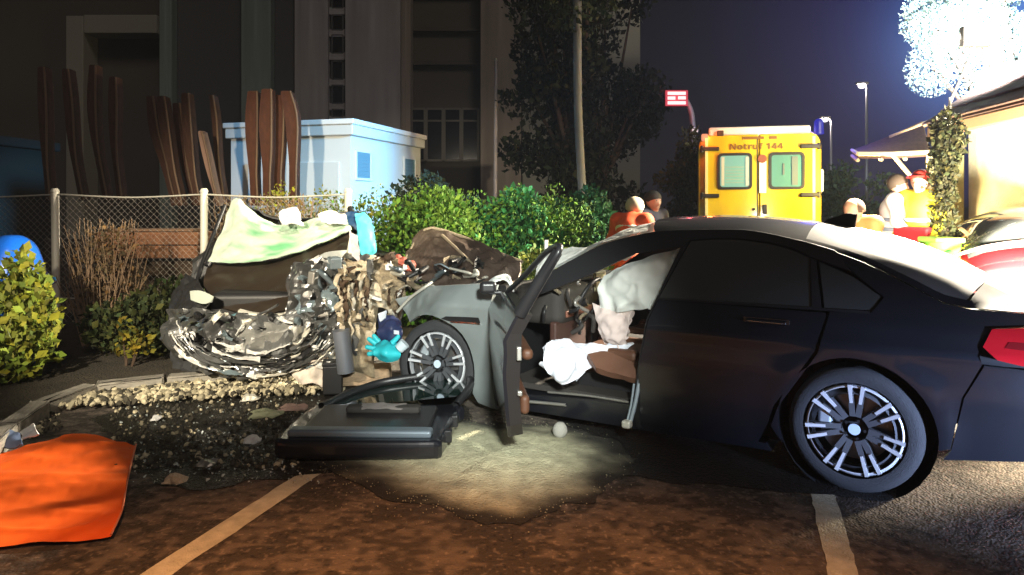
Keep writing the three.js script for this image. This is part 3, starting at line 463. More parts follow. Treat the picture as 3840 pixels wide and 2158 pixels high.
// ------------------------------------------------------------------ house at the right
{
  const o = thing('house', 'floodlit cream house with a brown tiled roof at the right edge', 'house', [6.75, .15, -10.2], 0);
  const wallM = mat([.76, .72, .58], .85, 0, { map: rep(mottle, 1), bumpMap: rep(speck, 3), bumpScale: .004 });
  // local frame: wall runs from the far left corner (0,0) towards the camera
  const dir = V(-.3, 0, 1.95).normalize(), out = V(-dir.z, 0, dir.x), L = 4.2, turn = Math.atan2(dir.x, dir.z);
  const H = new THREE.Group(); H.name = 'house_shell'; const add = (name, g, mt) => part(o, name, g.map(x => x.rotateY(turn)), mt);
  add('wall', [box(4, 2.55, L, 2.0, 1.275, L / 2)], wallM);
  add('plinth', [box(.04, .4, L, -.02, .2, L / 2)], mat([.3, .27, .2], .9));
  add('eave_board', [rbox(.1, .16, L + .5, -.42, 2.52, L / 2, .02)], mat([.34, .2, .1], .7)); add('soffit', [box(.42, .03, L + .4, -.2, 2.56, L / 2)], mat([.5, .42, .28], .8));
  // tiles: courses and columns, each a piece
  const tg = [0, 1, 2].map(k => new THREE.CylinderGeometry(.14, .135, .4, 7, 1, true, 0, Math.PI).rotateZ(Math.PI / 2).rotateX(-Math.PI / 2).rotateY(Math.PI)), tm = [[.1, .05, .035], [.12, .062, .042], [.085, .042, .032]].map(c => mat(c, .85));
  const roof = part(o, 'roof', [box(2.6, .05, L + .5, 0, 0, L / 2).translate(1.3, 0, 0).rotateZ(.62).translate(-.45, 2.6, 0).rotateY(turn)], tm[2]);
  seed(71);
  const sh = [0, 1].map(() => rbox(.37, .028, .26, 0, 0, 0, .01));
  for (let c = 0; c < 7; c++) for (let r = 0; r < 18; r++) {
    const q = part(roof, 'roof_tile', sh[c % 2], tm[Math.floor(rnd() * 3)]);
    const e = new THREE.Matrix4().makeRotationY(turn).multiply(new THREE.Matrix4().makeTranslation(-.45, 2.64, 0)).multiply(new THREE.Matrix4().makeRotationZ(.62)).multiply(new THREE.Matrix4().makeTranslation(.14 + c * .34, .035 + .012 * (c % 2), -.2 + r * .264 + rr(-.006, .006))).multiply(new THREE.Matrix4().makeRotationZ(-.06 + rr(-.01, .01)));
    e.decompose(q.position, q.quaternion, q.scale);
  }
  // porch recess with a tan panel and a dark opening below
  add('window', [rbox(.05, .5, .75, -.03, 1.72, 2.3, .01)], mat([.46, .36, .2], .7));
  add('window_frame', [box(.07, .06, .87, -.04, 1.99, 2.3), box(.07, .06, .87, -.04, 1.45, 2.3), box(.07, .5, .05, -.04, 1.72, 1.9), box(.07, .5, .05, -.04, 1.72, 2.7)], wallM);
  add('corner_post', [rbox(.22, 2.5, .22, -.16, 1.25, -.12, .02)], mat([.26, .24, .1], .85));
}
{
  const o = thing('canopy', 'low tiled canopy roof with a lit underside, left of the light mast', 'canopy', [5.5, .02, -11.4]);
  const br = mat([.16, .08, .055], .85, 0, { map: rep(mottle, 2) }), T = px => at(px[0], px[1], px[2]);
  const P = toLocal(o, [[T([852, 150, 12.4]), T([884, 138, 12.0]), T([922, 121, 11.6])], [T([858, 154, 10.8]), T([892, 154, 10.6]), T([930, 152, 10.4])]]);
  part(o, 'roof', [surf(P, 14, 8, .0, 4, 3, false, .07)], br);
  part(o, 'fascia', [bar(P[1][0], P[1][1], .035, 6), bar(P[1][1], P[1][2], .035, 6), bar(P[0][0], P[1][0], .03, 6)], mat([.7, .6, .36], .7));
  part(o, 'gable_board', [bar(P[0][1].clone().add(V(0, -.02, .2)), P[0][2].clone().add(V(0, -.05, .2)), .05, 6)], mat([.6, .42, .22], .7));
  for (const q of [P[1][2]]) part(o, 'post', [bar(V(q.x, 0, q.z), V(q.x, q.y, q.z), .05, 8)], mat([.5, .44, .25], .8)); part(o, 'bracket', [bar(V(P[1][2].x, P[1][2].y - .7, P[1][2].z), P[1][1], .03, 6)], mat([.4, .3, .16], .8));
  part(o, 'rafter', [0, 1, 2, 3].map(i => bar(P[0][0].clone().lerp(P[0][2], i / 3).add(V(0, -.1, 0)), P[1][0].clone().lerp(P[1][2], i / 3).add(V(0, -.1, 0)), .03, 5)), mat([.6, .5, .26], .7));
  bulb(0xffdf90, 40, [5.7, 2.0, -10.9], 4);
}
{ // red car in front of the house
  const o = thing('red_car', 'maroon hatchback parked in front of the floodlit house at the right edge', 'car', [5.95, .15, -8.1], -.25);
  const f = curve([[-1.2, .62], [-1.1, .78], [-.85, .86], [-.55, .98], [0, 1.04], [1, 1.02], [2, .98]]), roofY = curve([[-.75, .95], [-.35, 1.3], [.1, 1.42], [.9, 1.42], [1.7, 1.3], [2.2, 1.0]]);
  const P = [], N = 30; for (let j = 0; j <= N; j++) { const x = -1.2 + j / N * 3.4, e = .78 + .1 * ss(-1.2, -.7, x); for (let i = 0; i <= 16; i++) { const t = i / 16 * Math.PI, c = Math.cos(t), s = Math.sin(t), y0 = f(x); P.push(V(x, i === 0 || i === 16 ? .2 : .22 + (y0 - .22) * Math.pow(s, .28), -c * e * (.98 - .05 * s))); } }
  part(o, 'body', [fromGrid(P, 16, N)], phys([.26, .012, .016], .3, .2, { clearcoat: 1 }));
  const Q = []; for (let j = 0; j <= 20; j++) { const x = -.78 + j / 20 * 2.9; for (let i = 0; i <= 12; i++) { const t = i / 12 * Math.PI, c = Math.cos(t), s = Math.sin(t); Q.push(V(x, f(x) - .05 + (roofY(x) - f(x) + .05) * Math.pow(s, .4), -c * .74 * (1 - .12 * s))); } }
  part(o, 'windows', [fromGrid(Q, 12, 20)], m.glassDark); 
  for (const x of [-.55, 1.75]) for (const z of [-.72, .72]) part(o, 'wheel', [cyl(.31, .31, .2, 0, 0, 0, 22).rotateX(Math.PI / 2).translate(x, .31, z)], m.rubber);
  part(o, 'beltline_trim', [tube([V(-1.05, .84, .84), V(-.6, .99, .83), V(0, 1.06, .8), V(1, 1.04, .8), V(2, 1, .78)], .02, 30, 6)], mat([.75, .5, .48], .35, .4)); part(o, 'pillar', [bar(V(.35, 1.02, .77), V(.35, 1.38, .6), .03, 6)], mat([.4, .36, .34], .4));
  part(o, 'bumper', [rbox(.1, .3, 1.4, -1.2, .42, 0, .04)], m.trim); part(o, 'headlight', [rbox(.06, .14, .3, -1.19, .68, .55, .03)], m.lens); part(o, 'headlight', [rbox(.06, .14, .3, -1.19, .68, -.55, .03)], m.lens);
}
{
  const o = thing('wheelie_bin', 'lime green wheelie bin between the yellow-clad person and the maroon car', 'bin', [(941 - 512) / FOC * 7.9, .15, -7.9]), g = mat([.25, .72, .07], .5);
  part(o, 'body', [cyl(.15, .2, .95, 0, .53, 0, 4).rotateY(Math.PI / 4)], g); part(o, 'lid', [rbox(.34, .06, .36, 0, 1.03, 0, .02)], mat([.35, .8, .12], .5)); part(o, 'handle', [bar(V(-.13, 1.0, -.2), V(.13, 1.0, -.2), .016, 8)], mat([.05, .3, .04], .5)); part(o, 'badge', [cyl(.075, .075, .012, 0, 0, 0, 18).rotateX(Math.PI / 2).translate(.0, .85, .143)], mat([.04, .3, .03], .6));
  part(o, 'wheel', [cyl(.09, .09, .05, 0, 0, 0, 14).rotateZ(Math.PI / 2).translate(.15, .09, -.14), cyl(.09, .09, .05, 0, 0, 0, 14).rotateZ(Math.PI / 2).translate(-.15, .09, -.14)], m.rubber);
}
// ------------------------------------------------------------------ the damaged saloon: x forward from the rear axle, z to its right
const car = thing('damaged_saloon', 'dark blue-grey saloon with its front crushed and driver door open, right of the wreck', 'car', [0, 0, 0]);
{
  const f = V(-.847, 0, -.531).normalize(), r = V(-f.z, 0, f.x), o0 = V(1.9, 0, -3.83).addScaledVector(r, .9);
  car.position.copy(o0); car.rotation.y = Math.atan2(-f.z, f.x); car.updateMatrixWorld(true);
}
const railY = curve([[-1.1, 1.025], [-.95, 1.035], [-.6, 1.045], [-.45, 1.06], [-.28, 1.14], [.005, 1.275], [.36, 1.375], [.7, 1.425], [1.14, 1.412], [1.55, 1.33], [1.85, 1.18], [2.13, 1.0]]);
const midY = curve([[-1.1, 1.075], [-.95, 1.1], [-.8, 1.105], [-.72, 1.13], [-.46, 1.27], [-.14, 1.39], [.1, 1.44], [.36, 1.475], [.7, 1.505], [1.0, 1.51], [1.35, 1.49], [1.6, 1.43], [1.9, 1.3], [2.2, 1.13]]);
const sec = curve([[0, .8], [.1, .855], [.2, .885], [.35, .908], [.5, .922], [.62, .932], [.74, .928], [.82, .934], [.86, .914], [.95, .872], [.99, .846], [1.2, .745], [1.4, .635], [1.6, .52]]);
function W(x, y) {
  const t = clamp((-.35 - x) / .75, 0, 1), u = clamp((x - 2.9) / .95, 0, 1); let w = sec(y) * (1 - .13 * t * t) * (1 - .12 * u * u);
  const q = Math.hypot(x, y - .345); w += .014 * Math.exp(-Math.pow((q - .42) / .07, 2)) * (y > .2 ? 1 : 0);
  const dent = ss(2.35, 3.2, x); if (dent) w += dent * (.11 * (fbm(x * 5, y * 5, 2, 3) - .5) + .045 * Math.sin(y * 9 + x * 7));
  return w;
}
function clipCell(poly, x0, y0, x1, y1) {
  const cut = (P, ins, ix) => { const R = []; for (let i = 0; i < P.length; i++) { const a = P[i], b = P[(i + 1) % P.length], A = ins(a), B = ins(b); if (A) R.push(a); if (A !== B) R.push(ix(a, b)); } return R; };
  const X = c => (a, b) => { const t = (c - a[0]) / (b[0] - a[0]); return [c, a[1] + t * (b[1] - a[1])]; }, Y = c => (a, b) => { const t = (c - a[1]) / (b[1] - a[1]); return [a[0] + t * (b[0] - a[0]), c]; };
  poly = cut(poly, p => p[0] >= x0, X(x0)); if (poly.length) poly = cut(poly, p => p[0] <= x1, X(x1)); if (poly.length) poly = cut(poly, p => p[1] >= y0, Y(y0)); if (poly.length) poly = cut(poly, p => p[1] <= y1, Y(y1)); return poly;
}
function panel(poly, side = -1, lift = 0, flange = .03, h = .06) { // a pressed panel: outline in side view, laid on the body's surface, edges turned in
  const xs = poly.map(p => p[0]), ys = poly.map(p => p[1]), x0 = Math.min(...xs), x1 = Math.max(...xs), y0 = Math.min(...ys), y1 = Math.max(...ys), pos = [], nor = [];
  const put = ([x, y]) => { const e = .004, w = W(x, y), n = V(-(W(x + e, y) - W(x - e, y)) / (2 * e), -(W(x, y + e) - W(x, y - e)) / (2 * e), side).normalize(); pos.push(x, y, side * (w + lift)); nor.push(n.x, n.y, n.z); };
  for (let x = x0; x < x1; x += h) for (let y = y0; y < y1; y += h) {
    const c = clipCell(poly, x, y, x + h, y + h).filter((p, i, a) => { const q = a[(i + 1) % a.length]; return Math.hypot(p[0] - q[0], p[1] - q[1]) > 1e-6; }); if (c.length < 3) continue;
    const v2 = c.map(p => new THREE.Vector2(...p)); for (const t of THREE.ShapeUtils.triangulateShape(v2, [])) for (const k of side < 0 ? [t[0], t[2], t[1]] : t) put(c[k]);
  }
  const g = new THREE.BufferGeometry(); g.setAttribute('position', new THREE.Float32BufferAttribute(pos, 3)); g.setAttribute('normal', new THREE.Float32BufferAttribute(nor, 3));
  const P = []; poly.forEach((a, i) => { const b = poly[(i + 1) % poly.length], n = Math.max(1, Math.ceil(Math.hypot(a[0] - b[0], a[1] - b[1]) / .05)); for (let k = 0; k < n; k++) P.push([lerp(a[0], b[0], k / n), lerp(a[1], b[1], k / n)]); }); P.push(P[0]);
  const rim = [...P.map(p => V(p[0], p[1], side * (W(...p) + lift))), ...P.map(p => V(p[0], p[1], side * (W(...p) + lift - flange)))];
  return flange ? M([g, fromGrid(rim, P.length - 1, 1, true)]) : M([g]);
}
const arc = (cx, cy, r, a0, a1, n = 18) => [...Array(n + 1)].map((_, i) => { const a = (a0 + (a1 - a0) * i / n) * Math.PI / 180; return [cx + r * Math.cos(a), cy + r * Math.sin(a)]; });
const rail = (a, b, n, d = 0) => [...Array(n + 1)].map((_, i) => { const x = lerp(a, b, i / n); return [x, railY(x) - d]; });
const rearDoorPoly = [[1.265, .17], [.52, .17], [.46, .3], [.42, .42], [.3, .6], [.2, .76], [.15, .95], [.15, .972], [1.15, .972], [1.19, .85], [1.262, .5]];
const quarterPoly = [...arc(0, .345, .4, -24, 186, 26), [-.45, .32], [-.5, .6], [-.585, .775], [-.565, .87], [-.6, .965], [-.8, .985], [-1.03, .99], [-1.05, 1.026], ...rail(-.95, .12, 14, .004), [.02, 1.2], [-.14, 1.075], [-.08, .99], [.13, .978], [.135, .95], [.18, .755], [.285, .59], [.4, .41], [.44, .29]];
const bumperPoly = [[-.42, .26], [-.455, .32], [-.51, .6], [-.595, .77], [-.75, .765], [-1.08, .77], [-1.1, .6], [-1.08, .45], [-1.0, .36], [-.8, .31]];
for (const side of [-1, 1]) {
  const d = new THREE.Group(); d.name = 'rear_door'; car.add(d); part(d, 'door_panel', [panel(rearDoorPoly, side)], m.paint);
  part(d, 'window', [panel([[1.15, .985], [1.0, 1.345], [.85, 1.362], [.7, 1.366], [.5, 1.347], [.36, 1.315], [.24, 1.265], [.2, .985]], side, -.012, 0)], m.glassDark);
  part(d, 'handle', [rbox(.23, .022, .03, .47, .9, side * (W(.47, .9) + .014), .008), rbox(.26, .05, .004, .47, .895, side * (W(.47, .895) + .001), .002)], side < 0 ? m.paint : m.paint);
  part(d, 'handle_strip', [rbox(.2, .007, .012, .475, .9, side * (W(.47, .9) + .031), .003)], m.chrome);
  part(d, 'divider', [panel([[.225, .985], [.255, 1.268], [.225, 1.262], [.175, .985]], side, -.002, .01)], m.trim);
  part(d, 'window_trim', [panel([[1.155, .974], [1.15, .986], [-.07, .998], [-.07, .984]], side, .004, .01)], m.trim);
  part(car, 'quarter_window', [panel([[.16, .99], [.205, 1.25], [.02, 1.175], [-.125, 1.075], [-.07, 1.002]], side, -.01, 0)], m.glassDark);
  part(car, 'quarter_panel', [panel(quarterPoly, side)], m.paint); part(car, 'rear_bumper', [panel(bumperPoly, side, .004)], m.paint);
  part(car, 'roof_rail', [panel([...rail(2.13, .125, 30, -.004), [.03, 1.205], [.21, 1.262], [.26, 1.28], [.36, 1.325], [.5, 1.356], [.7, 1.376], [.85, 1.372], [1.0, 1.355], [1.05, 1.315], [1.38, 1.25], [1.683, 1.095], [2.02, .95]], side, 0, .05)], m.trim);
  part(car, 'centre_pillar', [panel([[1.3, .12], [1.3, .34], [1.205, .86], [1.055, 1.32], [1.01, 1.35], [1.155, .98], [1.2, .85], [1.268, .48], [1.268, .12]], side, -.006, .09)], m.trim);
  part(car, 'sill', [panel([[2.42, .08], [2.4, .2], [1.31, .27], [1.27, .165], [.48, .165], [.45, .12], [1.3, .1]], side, -.02, .22)], m.paint);
  part(car, 'rear_lamp', [panel([[-.59, .868], [-.63, .955], [-.8, .972], [-1.03, .975], [-1.05, .86], [-1.04, .785], [-.75, .79], [-.65, .81]], side, .012, .05)], m.red, 'red rear light');
  part(car, 'lamp_detail', [panel([[-.68, .87], [-.7, .9], [-.86, .9], [-1.0, .86], [-1.0, .83], [-.84, .86]], side, .016, .004)], mat([.2, .004, .008], .3));
  part(car, 'inner_shell', [panel([[-1.0, .45], [-.45, .45], ...arc(0, .345, .43, 166, 12, 14), [.5, .3], [1.24, .3], [1.14, .96], [.15, .96], [-.1, .97], [-.55, .95], [-1.0, .965]], side, -.045, 0)], m.black); part(car, 'window_backing', [panel([[1.13, .97], [1.0, 1.375], [.7, 1.4], [.36, 1.35], [.005, 1.25], [-.28, 1.115], [-.45, 1.03], [-.2, .97]], side, -.04, 0)], m.black);
  part(car, 'wheel_arch', [new THREE.CylinderGeometry(.4, .4, .38, 28, 1, true).rotateX(Math.PI / 2).translate(0, .345, side * .7), new THREE.CircleGeometry(.41, 24).translate(0, .345, side * .52)], m.black);
}
// roof, rear window, boot, windscreen: across the car between the rails
function across(x0, x1, nx, fa = 1, dy = 0, e = 2.4, cut = null) {
  const P = [], N = 26; for (let j = 0; j <= nx; j++) for (let i = 0; i <= N; i++) { const s = (i / N * 2 - 1) * fa; let x = lerp(x0, x1, j / nx); if (cut) x = cut(x, s, j / nx); const y0 = railY(x), w = W(x, y0) - .012; P.push(V(x, y0 + (midY(x) - y0) * (1 - Math.pow(Math.abs(s), e)) + dy, s * w)); }
  return fromGrid(P, N, nx);
}
part(car, 'roof', [across(.3, 1.4, 20, 1, 0, 2.4, (x, s, t) => x - .14 * s * s * t)], m.paint);
part(car, 'rear_window', [across(-.5, .3, 22, .93, -.004, 2.4, (x, s, t) => x - .16 * (1 - s * s) * (1 - t))], phys([.1, .1, .1], .5, 0, { clearcoat: 1, clearcoatRoughness: .25 }));
for (const s of [-1, 1]) { const P = []; for (let j = 0; j <= 20; j++) for (let i = 0; i <= 4; i++) { const x = lerp(-.55, .3, j / 20), q = s * lerp(.93, 1, i / 4), y0 = railY(x); P.push(V(x, y0 + (midY(x) - y0) * (1 - Math.pow(Math.abs(q), 2.4)) + .002, q * (W(x, y0) - .012))); } part(car, 'rear_pillar', [fromGrid(P, 4, 20)], m.paint); }
part(car, 'boot_lid', [across(-1.08, -.52, 14, 1, .002, 2.4, (x, s, t) => x - .14 * (1 - s * s) * t)], m.paint);
part(car, 'antenna', [(() => { const s = new THREE.Shape([[.1, 0], [.06, .03], [-.06, .075], [-.11, .07], [-.1, 0]].map(p => new THREE.Vector2(...p))); return new THREE.ExtrudeGeometry(s, { depth: .03, bevelEnabled: true, bevelSize: .012, bevelThickness: .012, bevelSegments: 2 }).translate(.2, 1.445, .05); })()], m.black);
{ // tail, underside, far closures
  const P = [], N = 20, yr = [.34, .37, .4, .5, .6, .7, .8, .9, 1.0, 1.03]; yr.forEach(y => { for (let i = 0; i <= N; i++) { const s = i / N * 2 - 1, w = W(-1.05, y); P.push(V(-1.03 - .1 * (1 - s * s) - (y > .35 && y < .75 ? .03 : 0), y + (y > .99 ? .06 * (1 - s * s) : 0), s * w)); } });
  part(car, 'tail_panel', [fromGrid(P, N, yr.length - 1)], m.paint);
  part(car, 'underbody', [box(2.6, .08, 1.5, 1.1, .2, 0)], m.black); part(car, 'exhaust_box', [rbox(.4, .14, 1.2, -.6, .44, 0, .04)], m.black);
  part(car, 'floor', [box(2.1, .04, 1.6, 1.3, .26, 0)], m.cabin);
  part(car, 'bulkhead', [box(.06, .75, 1.5, 2.42, .6, 0)], m.black); part(car, 'rear_bulkhead', [box(.05, .5, 1.3, .1, .6, 0)], m.black);
  part(car, 'right_front_door', [panel([[1.3, .15], [2.4, .15], [2.4, .96], [1.2, .97]], 1, 0, .08)], m.cabin);
  part(car, 'parcel_shelf', [box(.6, .04, 1.3, -.15, .98, 0)], m.cabin); part(car, 'headliner', [across(.35, 1.3, 8, .94, -.05)], mat([.16, .15, .14], .9));
}
part(car, 'windscreen', [(() => { const P = [], nu = 26, nv = 14; for (let j = 0; j <= nv; j++) for (let i = 0; i <= nu; i++) { const s = i / nu * 2 - 1, x = lerp(2.16, 1.42, j / nv) - .1 * s * s, y0 = railY(x) + .015; P.push(V(x, y0 + (midY(x) - y0) * (1 - s * s) * .9 + .03 * (fbm(x * 9, s * 7, 2) - .5), s * (W(x, y0) - .03))); } return fromGrid(P, nu, nv, true); })()], phys([.8, .84, .8], .55, 0, { bumpMap: rep(speck, 3), bumpScale: .004, transmission: .2, thickness: 0 }), 'white shattered windscreen');
part(car, 'windscreen_flap', [surf(toLocal(car, [[at(536, 279, 5.2), at(540, 259, 5.35), at(556, 251, 5.35), at(588, 247, 5.2)], [at(536, 283, 5.1), at(548, 272, 5.15), at(562, 265, 5.12), at(588, 255, 5.05)]]), 24, 10, .014, 9, 6, true, .01)], mat([.85, .87, .82], .6), 'white shattered windscreen sheet pushed up behind the door frame');
// wheels
function makeWheel() {
  const w = new THREE.Group(); w.name = 'wheel'; // axis along z, outer face towards -z
  const lathe = p => new THREE.LatheGeometry(p.map(q => new THREE.Vector2(...q)), 64).rotateX(-Math.PI / 2);
  part(w, 'tyre', [lathe([[.262, -.105], [.268, -.118], [.3, -.125], [.325, -.118], [.338, -.098], [.343, -.06], [.3435, 0], [.343, .06], [.338, .1], [.3, .12], [.262, .11]])], m.rubber);
  part(w, 'rim', [lathe([[.246, -.03], [.25, -.085], [.25, -.11], [.262, -.117], [.271, -.112], [.262, -.1], [.256, -.06], [.25, .1], [.235, .1]])], m.alloy);
  part(w, 'barrel', [lathe([[.248, -.06], [.235, .05], [.2, .1]])], m.alloyDark);
  part(w, 'brake_disc', [lathe([[.07, -.018], [.185, -.018], [.187, -.005], [.185, .008], [.07, .008]])], m.disc);
  part(w, 'caliper', [rbox(.075, .15, .09, .155, .035, -.02, .02)], mat([.5, .56, .6], .4, .4));
  part(w, 'hub', [lathe([[0, -.082], [.035, -.083], [.06, -.078], [.075, -.06], [.078, -.01], [0, -.01]])], m.alloyDark);
  part(w, 'hub_badge', [cyl(.031, .031, .006, 0, 0, 0, 24).rotateX(Math.PI / 2).translate(0, 0, -.086)], mat([.55, .66, .78], .3));
  for (let k = 0; k < 5; k++) { const a = (k + .5) / 5 * 2 * Math.PI; part(w, 'wheel_bolt', [cyl(.008, .008, .012, Math.cos(a) * .052, Math.sin(a) * .052, 0, 6).rotateX(0)].map(g => new THREE.CylinderGeometry(.008, .008, .012, 6).rotateX(Math.PI / 2).translate(Math.cos(a) * .052, Math.sin(a) * .052, -.083)), m.black); }
  for (let k = 0; k < 7; k++) for (const s of [-1, 1]) {
    const A = Math.PI / 2 + k / 7 * 2 * Math.PI, a1 = A + s * .135, a0 = A + s * .2, p0 = [.068 * Math.cos(a0), .068 * Math.sin(a0)], p1 = [.254 * Math.cos(a1), .254 * Math.sin(a1)], pm = [lerp(p0[0], p1[0], .42), lerp(p0[1], p1[1], .42)];
    const beam = (a, b, w0, w1, z0, z1, th) => { const d = Math.hypot(b[0] - a[0], b[1] - a[1]), n = [-(b[1] - a[1]) / d, (b[0] - a[0]) / d], P = []; for (const [q, ww, z] of [[a, w0, z0], [b, w1, z1]]) for (const [e, dz] of [[-1, 0], [1, 0], [1, th], [-1, th], [-1, 0]]) P.push(V(q[0] + n[0] * e * ww / 2, q[1] + n[1] * e * ww / 2, z + dz)); return M([fromGrid(P, 4, 1, true)]); };
    part(w, 'spoke', [beam(p0, p1, .03, .026, -.072, -.1, .045)], m.alloyDark); part(w, 'spoke_face', [beam(pm, [p1[0] * .985, p1[1] * .985], .015, .021, -.092, -.112, .014)], m.alloy);
  }
  return w;
}
const rearWheel = makeWheel(); rearWheel.position.set(0, .3435, -.815); rearWheel.rotation.z = .05; car.add(rearWheel);
const frontWheel = rearWheel.clone(); frontWheel.position.set(2.965, .33, -.79); frontWheel.rotation.set(.06, .16, .42); car.add(frontWheel);
const farWheel = rearWheel.clone(); farWheel.position.set(0, .3435, .815); farWheel.rotation.y = Math.PI; car.add(farWheel);
// crushed front
const L = pts => toLocal(car, pts);
part(car, 'front_wing', [panel([[2.42, .05], [2.46, .05], [2.58, .08], ...arc(2.965, .33, .4, 205, 52, 18).reverse().reverse(), [3.32, .74], [3.36, .82], [3.22, .86], [3.1, .93], [2.9, .95], [2.6, .985], [2.42, .985]], -1, .0, .05, .05)], m.paintLit, 'dented front wing, coloured lighter for the lamp light');
part(car, 'wing_vent', [panel([[2.5, .7], [2.52, .745], [2.8, .735], [2.84, .715], [2.78, .7]], -1, .006, .012)], m.black); part(car, 'vent_strip', [panel([[2.5, .695], [2.5, .706], [2.76, .701], [2.76, .691]], -1, .012, .012)], m.chrome);
part(car, 'wing_crease', [tube(L([at(397, 312, 5.55), at(410, 298, 5.5), at(425, 287, 5.45), at(432, 282, 5.5)]), .012, 20, 6)], m.steelPale);
part(car, 'bonnet', [surf(L([[at(404, 262, 6.35), at(426, 229, 6.5), at(468, 239, 6.45), at(522, 262, 5.75)], [at(410, 268, 6.1), at(440, 256, 6.2), at(480, 262, 6.0), at(518, 278, 5.6)], [at(406, 276, 5.9), at(438, 286, 5.75), at(476, 288, 5.6), at(512, 284, 5.45)]]), 40, 24, .035, 5, 4, true, .02)], mat([.12, .085, .065], .55, .3, { map: rep(mottle, 2) }), 'bonnet buckled up into a brown-grey ridge');
part(car, 'bonnet_edge', [tube(L([at(404, 262, 6.33), at(427, 229, 6.48), at(468, 239, 6.43), at(496, 252, 6.1), at(522, 262, 5.73)]), .016, 40, 6)], mat([.32, .26, .18], .6, .2)); part(car, 'bonnet_crease', [tube(L([at(442, 235, 6.4), at(462, 254, 6.15), at(482, 274, 5.8)]), .014, 24, 6)], mat([.32, .26, .18], .6, .2));
seed(91);
{ const mm = [m.black, m.wreck, m.steel, m.steelBlue, m.tan, m.steelPale]; for (let i = 0; i < 34; i++) { const x = rr(402, 505), y = rr(262, 292), Z = rr(5.6, 6.1); const p = at(x, y, Z), q = at(x + rr(-9, 9), y + rr(-6, 7), Z + rr(-.2, .2)), s = at(x + rr(-16, 16), y + rr(-8, 8), Z + rr(-.2, .2)); part(car, 'bent_rod', [tube(L([p, q, s]), rr(.008, .026), 12, 6)], mm[Math.floor(rnd() * 6)]); }
  for (let i = 0; i < 22; i++) { const x = rr(400, 500), y = rr(258, 292), Z = rr(5.7, 6.2), s = rr(3, 10); part(car, 'torn_sheet', [surf(L([[at(x - s, y - s * rr(.2, .8), Z), at(x, y - s * rr(.3, 1), Z + .1), at(x + s, y - s * rr(.1, .7), Z)], [at(x - s, y + s * rr(.1, .7), Z - .08), at(x + rr(-3, 3), y + s * rr(.2, .8), Z + .05), at(x + s, y + s * rr(.1, .6), Z - .05)]]), 8, 6, .03, 8, i, true)], mm[Math.floor(rnd() * 6)]); } }
part(car, 'engine_block', [rbox(.7, .5, 1.1, 2.85, .55, .15, .05)], m.black);
part(car, 'airbag_piece', [surf(L([[at(486, 287, 5.2), at(494, 277, 5.25), at(506, 275, 5.25), at(513, 283, 5.2)], [at(484, 290, 5.15), at(497, 281, 5.1), at(508, 281, 5.1), at(513, 292, 5.1)]]), 20, 8, .012, 9, 3, false, .012)], m.airbag, 'white plastic piece behind the bonnet');
part(car, 'door_frame_tip', [bar(...L([at(546, 252, 4.3), at(546, 240, 4.3)]), .013, 6)], m.steelPale);  // pale tip of the open door's window frame
// driver door, swung open towards the camera
{
  const hx = 2.41, hz = -.9, d = new THREE.Group(); d.name = 'front_door'; d.position.set(hx, 0, hz); d.rotation.y = -52 * Math.PI / 180; car.add(d);
  const mv = g => g.translate(-hx, 0, -hz), outer = [[1.31, .3], [1.27, .5], [1.2, .86], [1.175, .975], [2.1, .98], [2.41, .94], [2.4, .3], [2.3, .22], [1.36, .22]];
  part(d, 'outer_panel', [mv(panel(outer, -1, 0, .02))], m.paint);
  const inner = panel(outer.map(([x, y]) => [lerp(x, 1.8, .03), lerp(y, .6, .03)]), -1, -.09, 0); part(d, 'inner_panel', [mv(inner)], mat([.04, .03, .025], .7));
  const edge = [...outer, outer[0]].map(p => V(p[0], p[1], -W(...p))), e2 = edge.map(p => V(lerp(p.x, 1.8, .03), lerp(p.y, .6, .03), p.z + .09)); part(d, 'door_edge', [mv(fromGrid([...edge, ...e2], edge.length - 1, 1, true))], mat([.022, .02, .02], .4));
  part(d, 'armrest', [mv(rbox(.6, .07, .07, 1.75, .68, -.76, .03)), mv(rbox(.7, .12, .06, 1.85, .36, -.77, .03))], m.leather);
  part(d, 'latch', [mv(rbox(.03, .08, .03, 1.225, .74, -.84, .008)), mv(rbox(.03, .03, .03, 1.275, .5, -.83, .008))], m.steel);
  const fr = [[1.19, .97], [1.1, 1.2], [1.045, 1.33], [1.12, 1.36], [1.38, 1.31], [1.68, 1.155], [2.1, .98]].map(p => V(p[0], p[1], -W(...p) + .03)); part(d, 'window_frame', [mv(M([tube(fr, .019, 60, 8)])), mv(M([bar(V(1.2, .97, -.84), V(1.07, 1.33, -W(1.07, 1.33) + .03), .042, 8, .03)]))], m.trim);
  part(d, 'mirror', [mv(rbox(.07, .09, .12, 2.2, 1.0, -.95, .03)), mv(rbox(.05, .03, .1, 2.2, .965, -.9, .012))], m.trim);
}
